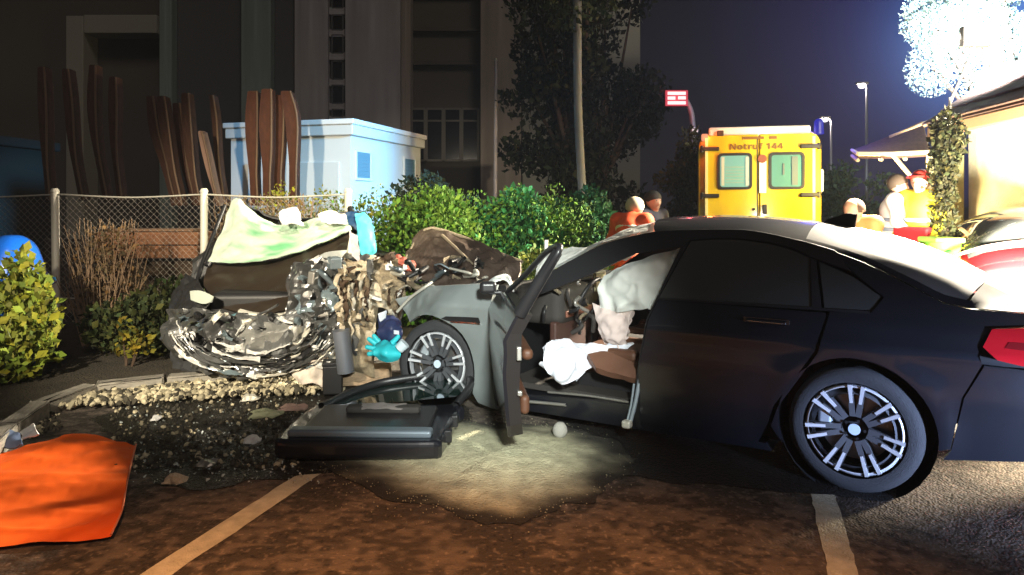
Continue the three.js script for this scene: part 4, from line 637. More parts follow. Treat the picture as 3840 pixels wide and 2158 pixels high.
// cabin
{
  const seat = z => { const s = new THREE.Group(); s.name = 'seat'; car.add(s); part(s, 'cushion', [rbox(.56, .17, .5, 1.6, .46, z, .06), rbox(.5, .09, .1, 1.62, .53, z - .21, .04), rbox(.5, .09, .1, 1.62, .53, z + .21, .04)], m.leather); part(s, 'backrest', [rbox(.16, .66, .5, 0, .33, 0, .07).rotateZ(.3).translate(1.24, .5, z + .06), rbox(.12, .56, .1, .05, .3, -.22, .04).rotateZ(.3).translate(1.24, .5, z + .06)], m.leather); part(s, 'head_rest', [rbox(.1, .2, .27, 1.0, 1.2, z + .06, .04)], m.leather); part(s, 'seat_base', [rbox(.5, .16, .44, 1.6, .33, z, .02)], m.black); };
  seat(-.42); seat(.42);
  part(car, 'rear_bench', [rbox(.5, .3, 1.3, .45, .45, 0, .06), rbox(.2, .6, 1.3, .18, .75, 0, .06)], m.leather);
  part(car, 'dashboard', [rbox(.42, .3, 1.42, 2.15, .84, 0, .08), rbox(.3, .35, .3, 2.05, .6, 0, .05)], m.cabin); part(car, 'dash_trim', [rbox(.02, .05, 1.3, 1.93, .78, 0, .01)], mat([.2, .08, .05], .5)); part(car, 'knee_panel', [rbox(.06, .3, .7, 2.0, .58, -.38, .02)], mat([.05, .021, .015], .6));
  part(car, 'steering_wheel', [new THREE.TorusGeometry(.18, .016, 8, 32).rotateY(Math.PI / 2).rotateZ(.4).translate(1.86, .86, -.4), bar(V(1.88, .85, -.4), V(2.1, .76, -.4), .03, 8)], m.black);
  part(car, 'centre_console', [rbox(1.0, .25, .24, 1.7, .42, 0, .04)], m.cabin); part(car, 'glove_panel', [rbox(.03, .16, .2, 1.94, .97, -.05, .03)], mat([.32, .3, .18], .6));
  part(car, 'curtain_airbag', [surf(L([[at(606, 277, 4.95), at(628, 266, 4.85), at(655, 255, 4.75), at(684, 249, 4.64)], [at(601, 292, 4.93), at(622, 285, 4.8), at(650, 280, 4.7), at(677, 270, 4.62)], [at(602, 309, 4.95), at(622, 311, 4.83), at(645, 308, 4.74), at(666, 300, 4.66)]]), 60, 40, .05, 5, 8, false, .03)], m.airbag, 'pale green-white curtain airbag hanging in the doorway');
  part(car, 'side_airbag', [surf(L([[at(594, 303, 5.0), at(608, 309, 4.92), at(633, 309, 4.82)], [at(599, 320, 4.95), at(612, 324, 4.85), at(630, 322, 4.8)], [at(604, 336, 4.96), at(614, 340, 4.88), at(626, 338, 4.84)], [at(607, 342, 4.98), at(615, 344, 4.93), at(624, 342, 4.88)]]), 36, 40, .035, 8, 12, false, .04)], m.airbagPink, 'pinkish airbag hanging below the curtain airbag');
  part(car, 'airbag_corner', [surf(L([[at(650, 300, 4.68), at(663, 298, 4.64)], [at(649, 309, 4.68), at(660, 313, 4.62)]]), 8, 8, .012, 12, 2, false, .02)], m.airbag);
  part(car, 'steering_airbag', [surf(L([[at(546, 347, 4.85), at(562, 342, 4.92), at(580, 343, 4.95), at(600, 347, 4.9), at(634, 343, 4.9)], [at(544, 362, 4.72), at(562, 362, 4.7), at(576, 358, 4.78), at(592, 357, 4.85), at(612, 350, 4.9)], [at(551, 376, 4.72), at(563, 384, 4.68), at(578, 378, 4.72), at(588, 368, 4.8), at(600, 356, 4.9)]]), 56, 36, .045, 7, 5, false, .05)], m.airbagBlue, 'blue-white deflated airbag hanging over the door sill');
  part(car, 'brown_trim', [surf(L([[at(588, 354, 4.75), at(606, 352, 4.78), at(632, 362, 4.66)], [at(596, 368, 4.66), at(616, 374, 4.6), at(640, 380, 4.52)]]), 20, 12, .008, 6, 3, false, .05)], mat([.13, .06, .036], .6), 'brown leather seat side');
  part(car, 'sill_strip', [tube(L([at(522, 401, 4.98), at(545, 403, 4.9), at(566, 405, 4.82)]), .012, 16, 6)], m.steel); part(car, 'door_seal', [tube(L([at(548, 392, 4.95), at(590, 396, 4.75), at(628, 402, 4.58)]), .009, 16, 6)], m.steel);
  part(car, 'post_reflection', [tube(L([at(640, 378, 4.5), at(636, 400, 4.49), at(630, 424, 4.48)]), .014, 16, 6), tube(L([at(634, 384, 4.49), at(631, 405, 4.49), at(627, 422, 4.48)]), .008, 16, 6)], mat([.35, .42, .48], .4, .4), 'painted reflection along the edge of the door post');  // pale strips paint the reflection on the door post step
  part(car, 'sill_end', [rbox(.06, .05, .06, 0, 0, 0, .015).applyMatrix4(new THREE.Matrix4().setPosition(...L([at(627, 424, 4.46)])[0].toArray()))], m.steelPale);
  seed(95); for (let i = 0; i < 10; i++) { const x = rr(545, 600), y = rr(272, 320); part(car, 'dangling_trim', [tube(L([at(x, y, 5.0), at(x + rr(-6, 6), y + rr(3, 9), 4.95), at(x + rr(-9, 9), y + rr(8, 18), 5)]), rr(.006, .02), 10, 6)], [m.black, m.cabin, m.steel, m.tan][i % 4]); }
}
// ------------------------------------------------------------------ the second wreck, nose towards the camera
{
  const o = thing('wrecked_car', 'second car crushed to tangled metal, its dark bonnet facing the camera', 'car', [-2.0, 0, -6.2], .06), K = pts => toLocal(o, pts);
  const sheet = (name, rows, nu, nv, amp, fr, sd, mt, label, flat = true) => part(o, name, [surf(K(rows), nu, nv, amp, fr, sd, flat, .012)], mt, label);
  // cabin behind: dark bent roof, pillars, sides
  sheet('roof', [[at(238, 214, 8.6), at(290, 222, 8.7), at(348, 222, 8.6)], [at(232, 204, 7.3), at(290, 222, 7.3), at(352, 212, 7.3)]], 20, 10, .05, 4, 2, m.wreck);
  sheet('body_side', [[at(195, 262, 7.0), at(236, 215, 7.4), at(245, 215, 9.0)], [at(172, 330, 6.6), at(205, 320, 8.0), at(225, 315, 9.2)]], 16, 10, .06, 3, 5, m.wreck);
  part(o, 'engine_bay', [rbox(1.35, .62, .9, -.05, .48, -.5, .06), rbox(1.5, .8, 2.2, .1, .62, -2.0, .1)], m.black);
  part(o, 'pillar', [tube(K([at(207, 266, 6.75), at(222, 235, 6.95), at(236, 201, 7.15)]), .028, 20, 8), tube(K([at(354, 232, 6.9), at(352, 222, 7.1), at(350, 208, 7.3)]), .03, 12, 8), tube(K([at(196, 285, 6.6), at(203, 262, 6.8), at(225, 205, 7.2)]), .02, 20, 8)], m.trim);
  sheet('bonnet', [[at(209, 264, 6.85), at(240, 265, 6.8), at(285, 258, 6.75), at(330, 242, 6.8), at(350, 232, 6.85)], [at(204, 286, 6.55), at(245, 290, 6.45), at(292, 284, 6.4), at(325, 268, 6.5), at(344, 256, 6.6)], [at(214, 306, 6.25), at(246, 314, 6.1), at(284, 313, 6.08), at(304, 298, 6.2), at(318, 284, 6.35)]], 44, 30, .022, 2.6, 7, m.hoodDark, 'dark buckled bonnet with a brown sheen', false);
  part(o, 'bonnet_lip', [tube(K([at(240, 312, 6.05), at(252, 315, 6.0), at(270, 317, 5.98), at(284, 316, 6.0)]), .03, 20, 7), tube(K([at(284, 315, 6.0), at(300, 300, 6.1), at(318, 283, 6.28)]), .016, 20, 7)], m.steelPale, 'bright bent bonnet lip');
  sheet('front_wing', [[at(188, 275, 6.9), at(200, 283, 6.55), at(212, 304, 6.2)], [at(175, 300, 6.7), at(186, 308, 6.35), at(200, 318, 6.1)], [at(170, 335, 6.5), at(178, 338, 6.2), at(190, 336, 6.0)]], 16, 16, .05, 5, 9, m.wreck);
  sheet('headlight', [[at(190, 291, 6.13), at(202, 291, 6.08), at(214, 297, 6.05)], [at(191, 300, 6.1), at(203, 304, 6.03), at(212, 302, 6.0)]], 8, 5, .01, 6, 3, m.lens, 'dull left headlight', false);
  sheet('wheel_liner', [[at(172, 345, 6.3), at(186, 352, 6.2), at(205, 368, 6.1)], [at(176, 372, 6.3), at(190, 380, 6.2), at(206, 384, 6.1)]], 10, 8, .05, 6, 4, m.rubber);
  // torn grille and bumper
  sheet('grille_cover', [[at(222, 322, 6.02), at(262, 318, 5.95), at(296, 321, 5.98), at(322, 312, 6.1)], [at(228, 340, 5.92), at(258, 346, 5.85), at(290, 342, 5.86), at(322, 334, 6.0)], [at(238, 366, 5.95), at(262, 368, 5.9), at(292, 358, 5.88), at(326, 350, 6.0)]], 34, 26, .09, 6, 15, mat([.17, .18, .17], .5, .4), 'crumpled grey bumper cover');
  const bs = [[[171, 332, 6.2], [180, 342, 6.05], [196, 356, 5.92], [212, 368, 5.86], [236, 376, 5.85], [264, 377, 5.85]], [[228, 352, 5.84], [256, 347, 5.8], [284, 336, 5.82], [312, 322, 5.95]], [[250, 364, 5.82], [280, 352, 5.8], [306, 338, 5.86], [322, 322, 5.98]], [[258, 370, 5.84], [290, 360, 5.82], [322, 350, 5.88], [348, 340, 6.0]], [[215, 350, 5.9], [232, 358, 5.84], [252, 356, 5.82]], [[246, 330, 5.86], [247, 352, 5.82], [246, 376, 5.85]], [[232, 372, 5.84], [256, 362, 5.8], [270, 366, 5.82]]];
  bs.forEach((b, i) => part(o, 'bumper_strip', [(() => { const g = tube(K(b.map(p => at(...p))), i < 4 ? .022 : .014, 30, 6); return g; })()], [m.steelPale, m.steelPale, m.cream, m.steelPale, m.steel, m.steel, m.steelPale][i]));
  seed(101);
  const mm = [m.silverDark, m.black, m.silverBlue, m.silver, m.wreck, m.silverDark, m.silver, m.steelPale];
  const torn = (x0, x1, y0, y1, z0, z1, n, s0, s1, mats, nm = 'torn_sheet') => { for (let i = 0; i < n; i++) { const x = rr(x0, x1), y = rr(y0, y1), Z = rr(z0, z1), s = rr(s0, s1), w = rr(.5, 2.2), a = rr(-.8, .8), R = (u, v, z) => at(x + (u * w * Math.cos(a) - v * Math.sin(a)) * s, y + (u * w * Math.sin(a) + v * Math.cos(a)) * s, Z + z * s / 80); part(o, nm, [surf(K([[R(-1, -rr(.3, .9), rr(-1, 1)), R(0, -rr(.4, 1), rr(-1, 1)), R(1, -rr(.1, .9), rr(-1, 1))], [R(-rr(.6, 1.1), 0, rr(-1, 1)), R(rr(-.3, .3), rr(-.2, .2), rr(-2, 2)), R(rr(.6, 1.1), 0, rr(-1, 1))], [R(-1, rr(.2, .9), rr(-1, 1)), R(0, rr(.2, .9), rr(-1, 1)), R(1, rr(.1, .8), rr(-1, 1))]]), 8, 8, s / 260, 9, i, true)], mats[i % mats.length]); } };
  const dark = phys([.085, .086, .085], .28, .4, { clearcoat: 1, clearcoatRoughness: .12 });
  // big folded skins, then ribbons of torn metal that follow the smashed bumper's bow
  const skin = (name, rows, sd, mt, amp = .1, n = 30, fr = 4) => part(o, name, [surf(K(rows), n, n, amp, fr, sd, true, .012)], mt);
  skin('crumpled_skin', [[at(176, 310, 6.15), at(205, 312, 6.0), at(240, 318, 5.95)], [at(172, 340, 6.1), at(208, 340, 5.85), at(244, 344, 5.86)], [at(190, 368, 6.05), at(220, 372, 5.92), at(246, 374, 5.9)]], 31, dark, .12);
  skin('crumpled_skin', [[at(238, 318, 5.98), at(280, 318, 5.92), at(326, 300, 6.1)], [at(236, 344, 5.85), at(284, 342, 5.82), at(332, 326, 5.98)], [at(244, 374, 5.9), at(290, 366, 5.88), at(336, 352, 5.96)]], 37, m.silverDark, .13);
  skin('crumpled_skin', [[at(248, 322, 5.9), at(276, 324, 5.84), at(312, 318, 5.95)], [at(240, 336, 5.82), at(276, 342, 5.76), at(316, 332, 5.9)], [at(252, 352, 5.84), at(282, 352, 5.8), at(310, 344, 5.88)]], 41, mat([.32, .32, .3], .28, .4), .09, 26, 5);
  skin('crumpled_skin', [[at(300, 272, 6.2), at(322, 262, 6.15), at(346, 262, 6.15)], [at(292, 300, 6.05), at(318, 296, 5.95), at(346, 292, 6.0)], [at(300, 340, 5.98), at(322, 338, 5.9), at(344, 336, 5.95)]], 43, dark, .13, 30, 5);
  skin('crumpled_skin', [[at(302, 296, 5.98), at(320, 290, 5.92), at(338, 296, 5.95)], [at(304, 314, 5.94), at(322, 312, 5.86), at(336, 314, 5.92)]], 47, m.silverBlue, .1, 18, 6);
  for (let i = 0; i < 52; i++) {
    const r = rr(.62, 1.12), a0 = rr(.1, 2.2), a1 = a0 + rr(.35, 1.1), P0 = [], P1 = [], wd = rr(1, 3.6), tw = rr(-1, 1), Z0 = rr(5.7, 5.86);
    for (let q = 0; q <= 4; q++) { const a2 = lerp(a0, a1, q / 4), x = 254 - Math.cos(Math.PI - a2) * -84 * r * -1, y = 318 + Math.sin(a2) * 52 * r + rr(-1.5, 1.5), k = wd * (.5 + .5 * Math.sin(q * 1.3 + i)); P0.push(at(x, y - k, Z0 + .02 * tw * q)); P1.push(at(x + rr(-1, 1), y + k, Z0 - .04 + .03 * tw)); }
    part(o, 'metal_ribbon', [surf(K([P0, P1]), 20, 3, .02, 8, i, true, .008)], [m.steelPale, m.silver, m.silverDark, dark, m.silver, m.silverBlue, m.black][i % 7]);
  }
  torn(178, 336, 308, 372, 5.72, 5.88, 54, 1.5, 5.5, [m.silver, m.black, m.steelPale, m.silverBlue, m.silver, m.black, m.white, m.silverDark]);
  torn(300, 346, 258, 345, 5.82, 6.0, 14, 3, 8, [m.silverDark, m.silverBlue, m.black, m.silver]);
  // tan skins: long vertical splinters hanging between the cars
  for (let i = 0; i < 44; i++) { const x = rr(334, 402), y = rr(260, 335), l = rr(10, 36), wd = rr(1.2, 4.5), P0 = [], P1 = []; let xx = x; for (let q = 0; q <= 4; q++) { const k = wd * (1 - .18 * q) * rr(.6, 1.2); xx += rr(-2.2, 2.2); P0.push(at(xx - k, y + l * q / 4, 5.76 - .03 * Math.sin(q + i))); P1.push(at(xx + k, y + l * q / 4 + rr(-1, 1), 5.72 + .04 * Math.sin(q * 2 + i))); } part(o, 'splinter', [surf(K([P0, P1]), 16, 3, .025, 8, i, true, .012)], [m.cream, m.woodDark, m.tan, m.silverDark, m.cream, m.steelPale, m.tan, m.woodDark][i % 8]); }
  torn(334, 404, 256, 360, 5.68, 5.86, 26, 2, 6, [m.cream, m.woodDark, m.white, m.wreck, m.tan, m.silverDark], 'splinter');
  for (let i = 0; i < 18; i++) { const x = rr(176, 345), y = rr(310, 378), Z = rr(5.75, 6.05), a = rr(-.9, .5), l = rr(6, 24); part(o, 'bent_rod', [tube(K([at(x, y, Z), at(x + l * .5 * Math.cos(a) + rr(-3, 3), y + l * .5 * Math.sin(a) + rr(-3, 3), Z + rr(-.1, .1)), at(x + l * Math.cos(a), y + l * Math.sin(a), Z)]), rr(.004, .012), 12, 5)], mm[Math.floor(rnd() * 8)]); }
  part(o, 'radiator', [rbox(.26, .2, .06, 0, 0, 0, .02).rotateZ(.3).rotateY(.4).translate(...K([at(228, 328, 5.98)])[0].toArray())], mat([.16, .32, .36], .4, .5));
  part(o, 'fog_lamp', [new THREE.SphereGeometry(.05, 14, 10).translate(...K([at(238, 335, 5.85)])[0].toArray())], m.lens);
  // engine parts right of the bonnet
  for (let i = 0; i < 22; i++) { const x = rr(298, 342), y = rr(262, 345), s = rr(.04, .13), p = K([at(x, y, rr(5.85, 6.3))])[0]; part(o, i % 3 ? 'engine_part' : 'hose', [i % 3 ? rbox(s, s * rr(.5, 1.4), s, 0, 0, 0, .015).rotateZ(rr(0, 3)).rotateY(rr(0, 3)).translate(p.x, p.y, p.z) : tube([p, p.clone().add(V(rr(-.15, .15), rr(-.1, .15), .05)), p.clone().add(V(rr(-.25, .25), rr(-.2, .1), 0))], rr(.014, .03), 14, 8)], [m.steelBlue, m.black, m.wreck, m.steelBlue, m.steel][i % 5]); }
  // tan torn insulation and splintered panels
  const tan = (rows, sd, mt, amp = .05, n = 20) => sheet('torn_panel', rows, n, n, amp, 5, sd, mt, 'tan torn panel');
  tan([[at(326, 268, 6.15), at(345, 262, 6.15), at(362, 262, 6.2)], [at(328, 290, 6.1), at(346, 286, 6.02), at(366, 288, 6.1)], [at(330, 310, 6.1), at(346, 314, 6.0), at(360, 326, 6.1)]], 3, m.tan, .03);
  tan([[at(318, 258, 6.3), at(330, 252, 6.25), at(348, 250, 6.3)], [at(313, 280, 6.25), at(324, 272, 6.2), at(334, 268, 6.2)]], 6, mat([.36, .38, .36], .7), .03, 14);
  tan([[at(352, 268, 5.95), at(372, 258, 6.0), at(398, 268, 6.05)], [at(350, 290, 5.9), at(374, 286, 5.85), at(400, 290, 5.95)], [at(352, 308, 5.9), at(372, 306, 5.82), at(392, 310, 5.9)]], 9, m.cream, .09, 30);
  tan([[at(348, 300, 5.9), at(362, 300, 5.82), at(378, 304, 5.85)], [at(346, 335, 5.88), at(361, 335, 5.8), at(374, 338, 5.82)], [at(344, 374, 5.95), at(360, 374, 5.85), at(374, 374, 5.88)]], 12, m.tan, .07, 26);
  tan([[at(372, 262, 5.9), at(384, 258, 5.92), at(396, 262, 5.95)], [at(374, 284, 5.86), at(388, 286, 5.84), at(402, 288, 5.9)], [at(378, 306, 5.86), at(392, 308, 5.86), at(404, 306, 5.9)]], 17, m.tan, .08, 24);
  part(o, 'cylinder', [bar(...K([at(341, 330, 5.68), at(346, 372, 5.7)]), .07, 18)], mat([.2, .22, .26], .45, .5)); part(o, 'side_strut', [bar(...K([at(318, 378, 5.9), at(340, 348, 5.85)]), .02, 8), bar(...K([at(326, 276, 6.05), at(327, 318, 6.0)]), .016, 8)], m.steelPale);
}
{ // blanket over the windscreen
  const o = thing('rescue_blanket', 'green and white blanket spread over the windscreen of the wrecked car', 'blanket', [-2.1, 1.2, -6.9]), K = pts => toLocal(o, pts);
  const gm = tex(256, (u, v) => { const s = .5 + .5 * Math.sin((u * 1.1 + v * .6 + .2 * fbm(u * 5, v * 5)) * 19), k = ss(.25, .85, fbm(u * 4 + 2, v * 7, 3)) * ss(.02, .25, u); const w = [.62, .7, .58], g = [.15, .46, .22]; const d = .82 + .18 * vn(u * 30, v * 26); return w.map((c, i) => lerp(c, g[i], clamp(k * (.35 + .65 * s) * 1.1, 0, 1)) * d); }, true);
  part(o, 'cloth', [surf(K([[at(233, 203, 7.08), at(240, 200, 7.05), at(257, 216, 7.0), at(282, 228, 7.0), at(316, 220, 7.05), at(348, 214, 7.1)], [at(221, 234, 6.88), at(238, 232, 6.8), at(260, 240, 6.75), at(290, 240, 6.75), at(322, 232, 6.8), at(350, 222, 6.9)], [at(210, 263, 6.7), at(232, 264, 6.62), at(262, 262, 6.6), at(292, 254, 6.62), at(324, 244, 6.68), at(352, 230, 6.78)]]), 60, 34, .035, 3.4, 21, false, .008)], mat([1, 1, 1], .85, 0, { map: gm }));
  const w = thing('white_rag', 'white crumpled cloth lying on top of the green blanket', 'cloth', [-1.5, 1.4, -6.95]); part(w, 'cloth', [surf(toLocal(w, [[at(280, 216, 6.9), at(290, 209, 6.95), at(300, 214, 6.95)], [at(283, 226, 6.75), at(293, 224, 6.7), at(302, 228, 6.75)]]), 18, 14, .04, 8, 3, false, .01), surf(toLocal(w, [[at(318, 216, 6.9), at(332, 212, 6.95), at(346, 216, 6.95)], [at(322, 224, 6.75), at(334, 225, 6.7), at(346, 226, 6.75)]]), 18, 10, .03, 8, 9, false, .01)], mat([.8, .78, .76], .9));
  const c = thing('cyan_cloth', 'cyan and navy cloth strip hanging at the right end of the green blanket', 'cloth', [-1.35, 1.3, -6.6]);
  part(c, 'cyan_strip', [surf(toLocal(c, [[at(356, 215, 6.55), at(364, 213, 6.55), at(371, 222, 6.5)], [at(358, 232, 6.45), at(367, 234, 6.4), at(375, 238, 6.42)], [at(362, 254, 6.4), at(369, 258, 6.36), at(375, 252, 6.4)]]), 14, 22, .03, 8, 4, false, .02)], mat([.1, .62, .72], .6), 'bright cyan strip'); part(c, 'navy_strip', [surf(toLocal(c, [[at(346, 214, 6.6), at(352, 211, 6.6), at(360, 214, 6.58)], [at(350, 226, 6.52), at(354, 228, 6.5), at(360, 236, 6.47)]]), 10, 14, .03, 8, 9, false, .02)], mat([.01, .05, .14], .6)); part(c, 'lilac_strip', [surf(toLocal(c, [[at(350, 232, 6.45), at(358, 236, 6.42)], [at(352, 256, 6.36), at(361, 264, 6.33)]]), 8, 14, .03, 9, 3, false, .015)], mat([.55, .48, .52], .7));
}
{ // things between the two cars
  let o = thing('turquoise_glove', 'turquoise work glove lying beside the front wheel', 'glove', [-1.02, .43, -5.5]); const K = (...p) => toLocal(o, p), g = mat([.03, .55, .62], .5);
  part(o, 'palm', [surf(K([at(375, 344, 5.5), at(386, 341, 5.5), at(398, 346, 5.5)], [at(374, 352, 5.38), at(386, 352, 5.34), at(400, 354, 5.4)], [at(380, 359, 5.42), at(389, 361, 5.4), at(398, 359, 5.42)]), 18, 14, .02, 9, 2, false, .06)], g);
  for (const [a, b] of [[[376, 344], [369, 339]], [[379, 342], [374, 336]], [[376, 349], [367, 347]], [[376, 353], [369, 354]], [[392, 343], [398, 337]]]) part(o, 'finger', [bar(...K(at(...a, 5.42), at(...b, 5.42)), .022, 9, .018), new THREE.SphereGeometry(.018, 8, 6).translate(...K(at(...b, 5.42))[0].toArray())], g);
  part(o, 'cuff', [bar(...K(at(399, 349, 5.42), at(405, 343, 5.42)), .04, 12, .045)], mat([.6, .7, .75], .6));
  o = thing('navy_bag', 'small navy bundle lying just above the turquoise glove', 'bag', [-1.0, .6, -5.6]);
  part(o, 'bundle', [surf(toLocal(o, [[at(380, 318, 5.7), at(390, 314, 5.7), at(399, 320, 5.7)], [at(380, 330, 5.56), at(391, 328, 5.5), at(401, 332, 5.55)], [at(382, 343, 5.58), at(391, 343, 5.55), at(400, 342, 5.6)]]), 16, 18, .035, 9, 5, false, .06)], mat([.02, .03, .09], .5)); part(o, 'reflector', [surf(toLocal(o, [[at(394, 330, 5.48), at(399, 331, 5.5)], [at(394, 334, 5.47), at(399, 335, 5.49)]]), 5, 4, .005, 9, 5, false, .01), surf(toLocal(o, [[at(378, 314, 5.6), at(386, 310, 5.6)], [at(380, 322, 5.55), at(386, 318, 5.55)]]), 5, 4, .01, 9, 2, false, .01)], mat([.6, .66, .75], .4));
  o = thing('red_debris', 'crumpled reddish plastic piece behind the tan wreckage, left of the bonnet', 'debris', [-.95, 1.1, -6.1]); part(o, 'sheet', [surf(toLocal(o, [[at(392, 258, 6.1), at(403, 257, 6.1), at(413, 264, 6.1)], [at(393, 266, 5.95), at(404, 268, 5.92), at(416, 272, 5.95)]]), 16, 10, .05, 8, 5, true, .02)], mat([.34, .09, .06], .5)); part(o, 'dark_block', [surf(toLocal(o, [[at(388, 270, 6.0), at(402, 268, 6.0), at(418, 272, 6.0)], [at(390, 282, 5.9), at(404, 282, 5.85), at(418, 282, 5.9)]]), 14, 8, .05, 9, 3, true, .02)], m.black); seed(3); part(o, 'shard', [...Array(7)].map(() => { const p = toLocal(o, [at(rr(388, 418), rr(262, 280), 5.82)])[0]; return rbox(rr(.02, .05), rr(.02, .05), .03, p.x, p.y, p.z, .006); }), m.white);
}
{ // torn-off door lying in front of the wing: x along its sill, z towards the camera
  const o = thing('detached_door', 'torn-off dark car door lying flat on the road in front of the wheel', 'car door', [-.92, .06, -4.72], -.02);
  const skin = new THREE.Shape(smooth([[-.5, .42], [-.46, .47], [.0, .48], [.42, .47], [.47, .42], [.5, .0], [.5, -.2], [.45, -.26], [-.4, -.26], [-.48, -.2], [-.52, .1]].map(p => p), 5).map(p => new THREE.Vector2(p[0], -p[1])));
  part(o, 'door_shell', [new THREE.ExtrudeGeometry(skin, { depth: .05, bevelEnabled: true, bevelSize: .03, bevelThickness: .035, bevelSegments: 4, curveSegments: 4 }).rotateX(-Math.PI / 2)], m.paint);
  part(o, 'inner_panel', [rbox(.8, .05, .5, 0, .1, .13, .02)], m.trim); part(o, 'sill_edge', [rbox(.9, .05, .1, -.02, .105, .4, .02)], mat([.2, .25, .3], .4, .4), 'pale blue-grey lower edge'); part(o, 'armrest', [rbox(.5, .05, .09, .05, .145, .04, .02)], m.cabin); part(o, 'trim_clip', [surf([[V(-.1, .17, .02), V(.05, .18, .03), V(.2, .165, .0)], [V(-.09, .16, .09), V(.06, .165, .1), V(.2, .15, .08)]], 12, 5, .01, 9, 2, true, .01)], mat([.2, .18, .17], .6));
  const fr = [[-.45, .08, -.22], [-.3, .1, -.55], [-.1, .13, -.72], [.25, .17, -.78], [.5, .2, -.72], [.6, .18, -.5], [.52, .1, -.2]].map(p => V(...p)); part(o, 'window_frame', [tube(fr, .03, 60, 8)], m.trim);
  const gl = new THREE.Shape(fr.map(p => new THREE.Vector2(p.x, -p.z))); part(o, 'window', [new THREE.ShapeGeometry(gl).rotateX(-Math.PI / 2).rotateZ(.1).translate(0, .11, 0)], phys([.012, .03, .026], .06, 0, { clearcoat: 1 }), 'dark greenish window glass');
  part(o, 'handle', [rbox(.2, .02, .04, .3, .02, .3, .008)], m.chrome); part(o, 'hinge', [rbox(.05, .08, .05, .52, .06, .32, .01), rbox(.05, .08, .05, .53, .06, .02, .01)], m.trim);
}
{ // pieces on the ground around the wreck
  let o = thing('tan_slab', 'pale tan broken slab on the ground between wreck and front wheel', 'debris', [(366 - 512) / FOC * 6.0, .03, -6.0], .1); seed(5);
  const b = new RoundedBoxGeometry(.42, .14, .26, 6, .02), p = b.attributes.position; for (let i = 0; i < p.count; i++) { const k = fbm(p.getX(i) * 14, p.getY(i) * 14, p.getZ(i) * 14) - .5; p.setXYZ(i, p.getX(i) * (1 + .1 * k), p.getY(i) + .02 * k, p.getZ(i) * (1 + .12 * k)); } b.computeVertexNormals(); part(o, 'block', [b.translate(0, .08, 0)], mat([.6, .42, .26], .85, 0, { map: mottle, bumpMap: speck, bumpScale: .006 }));
  o = thing('pale_rag', 'pale crumpled rag below the wreck, left of the tan slab', 'cloth', [-1.8, .1, -5.8]); part(o, 'cloth', [surf(toLocal(o, [[at(290, 368, 5.95), at(308, 361, 5.95), at(328, 362, 5.95)], [at(292, 374, 5.8), at(312, 370, 5.76), at(330, 374, 5.8)], [at(302, 383, 5.78), at(314, 382, 5.74), at(322, 388, 5.78)]]), 24, 18, .05, 8, 3, false, .01)], mat([.66, .58, .5], .9));
  o = thing('black_battery', 'black box-shaped part standing between the pale rag and the tan slab', 'debris', [(333 - 512) / FOC * 5.75, 0, -5.75], .2); part(o, 'case', [rbox(.16, .24, .16, 0, .14, 0, .015)], m.black); part(o, 'lid', [rbox(.17, .03, .17, 0, .27, 0, .008)], m.trim);
  const bit = (name, label, px, py, sz, mt, sd) => { const q = gnd(px, py), t = thing(name, label, 'debris', [q.x, 0, q.z]); part(t, 'shell', [surf([[V(-sz, .012, -sz * .3), V(-sz * .2, .03, -sz * .6), V(sz, .02, -sz * .5)], [V(-sz * .7, .02, .0), V(0, .045, .1 * sz), V(sz * 1.2, .022, .02)], [V(-sz * .9, .008, sz * .5), V(.1 * sz, .015, sz * .35), V(sz * .6, .01, sz * .5)]], 6, 5, .03, 14, sd, true, .008)], mt); return t; };
  bit('bumper_fragment', 'greenish bent fragment on the dark ground left of the detached door', 265, 418, .12, mat([.3, .32, .2], .6), 2); bit('bumper_fragment', 'pinkish flat fragment on the ground above the detached door', 292, 412, .1, mat([.3, .2, .17], .6), 5);
  bit('metal_fragment', 'grey metal scrap lying on the detached door side of the kerb', 250, 402, .07, m.steelPale, 7); bit('metal_fragment', 'pale scrap left of the detached door front corner', 252, 445, .05, m.white, 8);
  bit('stone_fragment', 'pale stone lying on lit asphalt right of the orange tarp', 175, 485, .06, m.cream, 6); bit('stone_fragment', 'small pale stone on the dark patch above the tarp corner', 156, 422, .03, m.white, 3); bit('metal_fragment', 'small pale scrap in front of the dark patch, near the road line', 206, 468, .05, m.steel, 3);
  o = thing('white_ball', 'small round whitish lump lying below the open doorway', 'debris', [(560 - 512) / FOC * 4.66, 0, -4.66]); { const s = new THREE.IcosahedronGeometry(.05, 4), q = s.attributes.position; for (let i = 0; i < q.count; i++) { const k = 1 + .3 * (fbm(q.getX(i) * 20, q.getY(i) * 20, q.getZ(i) * 20) - .5); q.setXYZ(i, q.getX(i) * k, q.getY(i) * k * 1.1, q.getZ(i) * k); } s.computeVertexNormals(); part(o, 'lump', [s.translate(0, .065, 0)], mat([.3, .29, .26], .9)); }
  o = thing('blue_scrap', 'blue and white scrap of cloth at the left edge above the orange tarp', 'cloth', [-3.05, 0, -4.3]); part(o, 'cloth', [surf(toLocal(o, [[at(-12, 436, 4.5), at(6, 430, 4.55), at(20, 436, 4.5)], [at(-10, 446, 4.42), at(8, 448, 4.4), at(24, 446, 4.4)]]), 14, 8, .03, 9, 3, false, .01)], mat([.14, .2, .34], .7)); part(o, 'shard', [surf(toLocal(o, [[at(22, 434, 4.6), at(36, 426, 4.62)], [at(24, 440, 4.5), at(38, 434, 4.5)]]), 8, 6, .03, 9, 5, true, .01)], m.white);
}
seed(131);
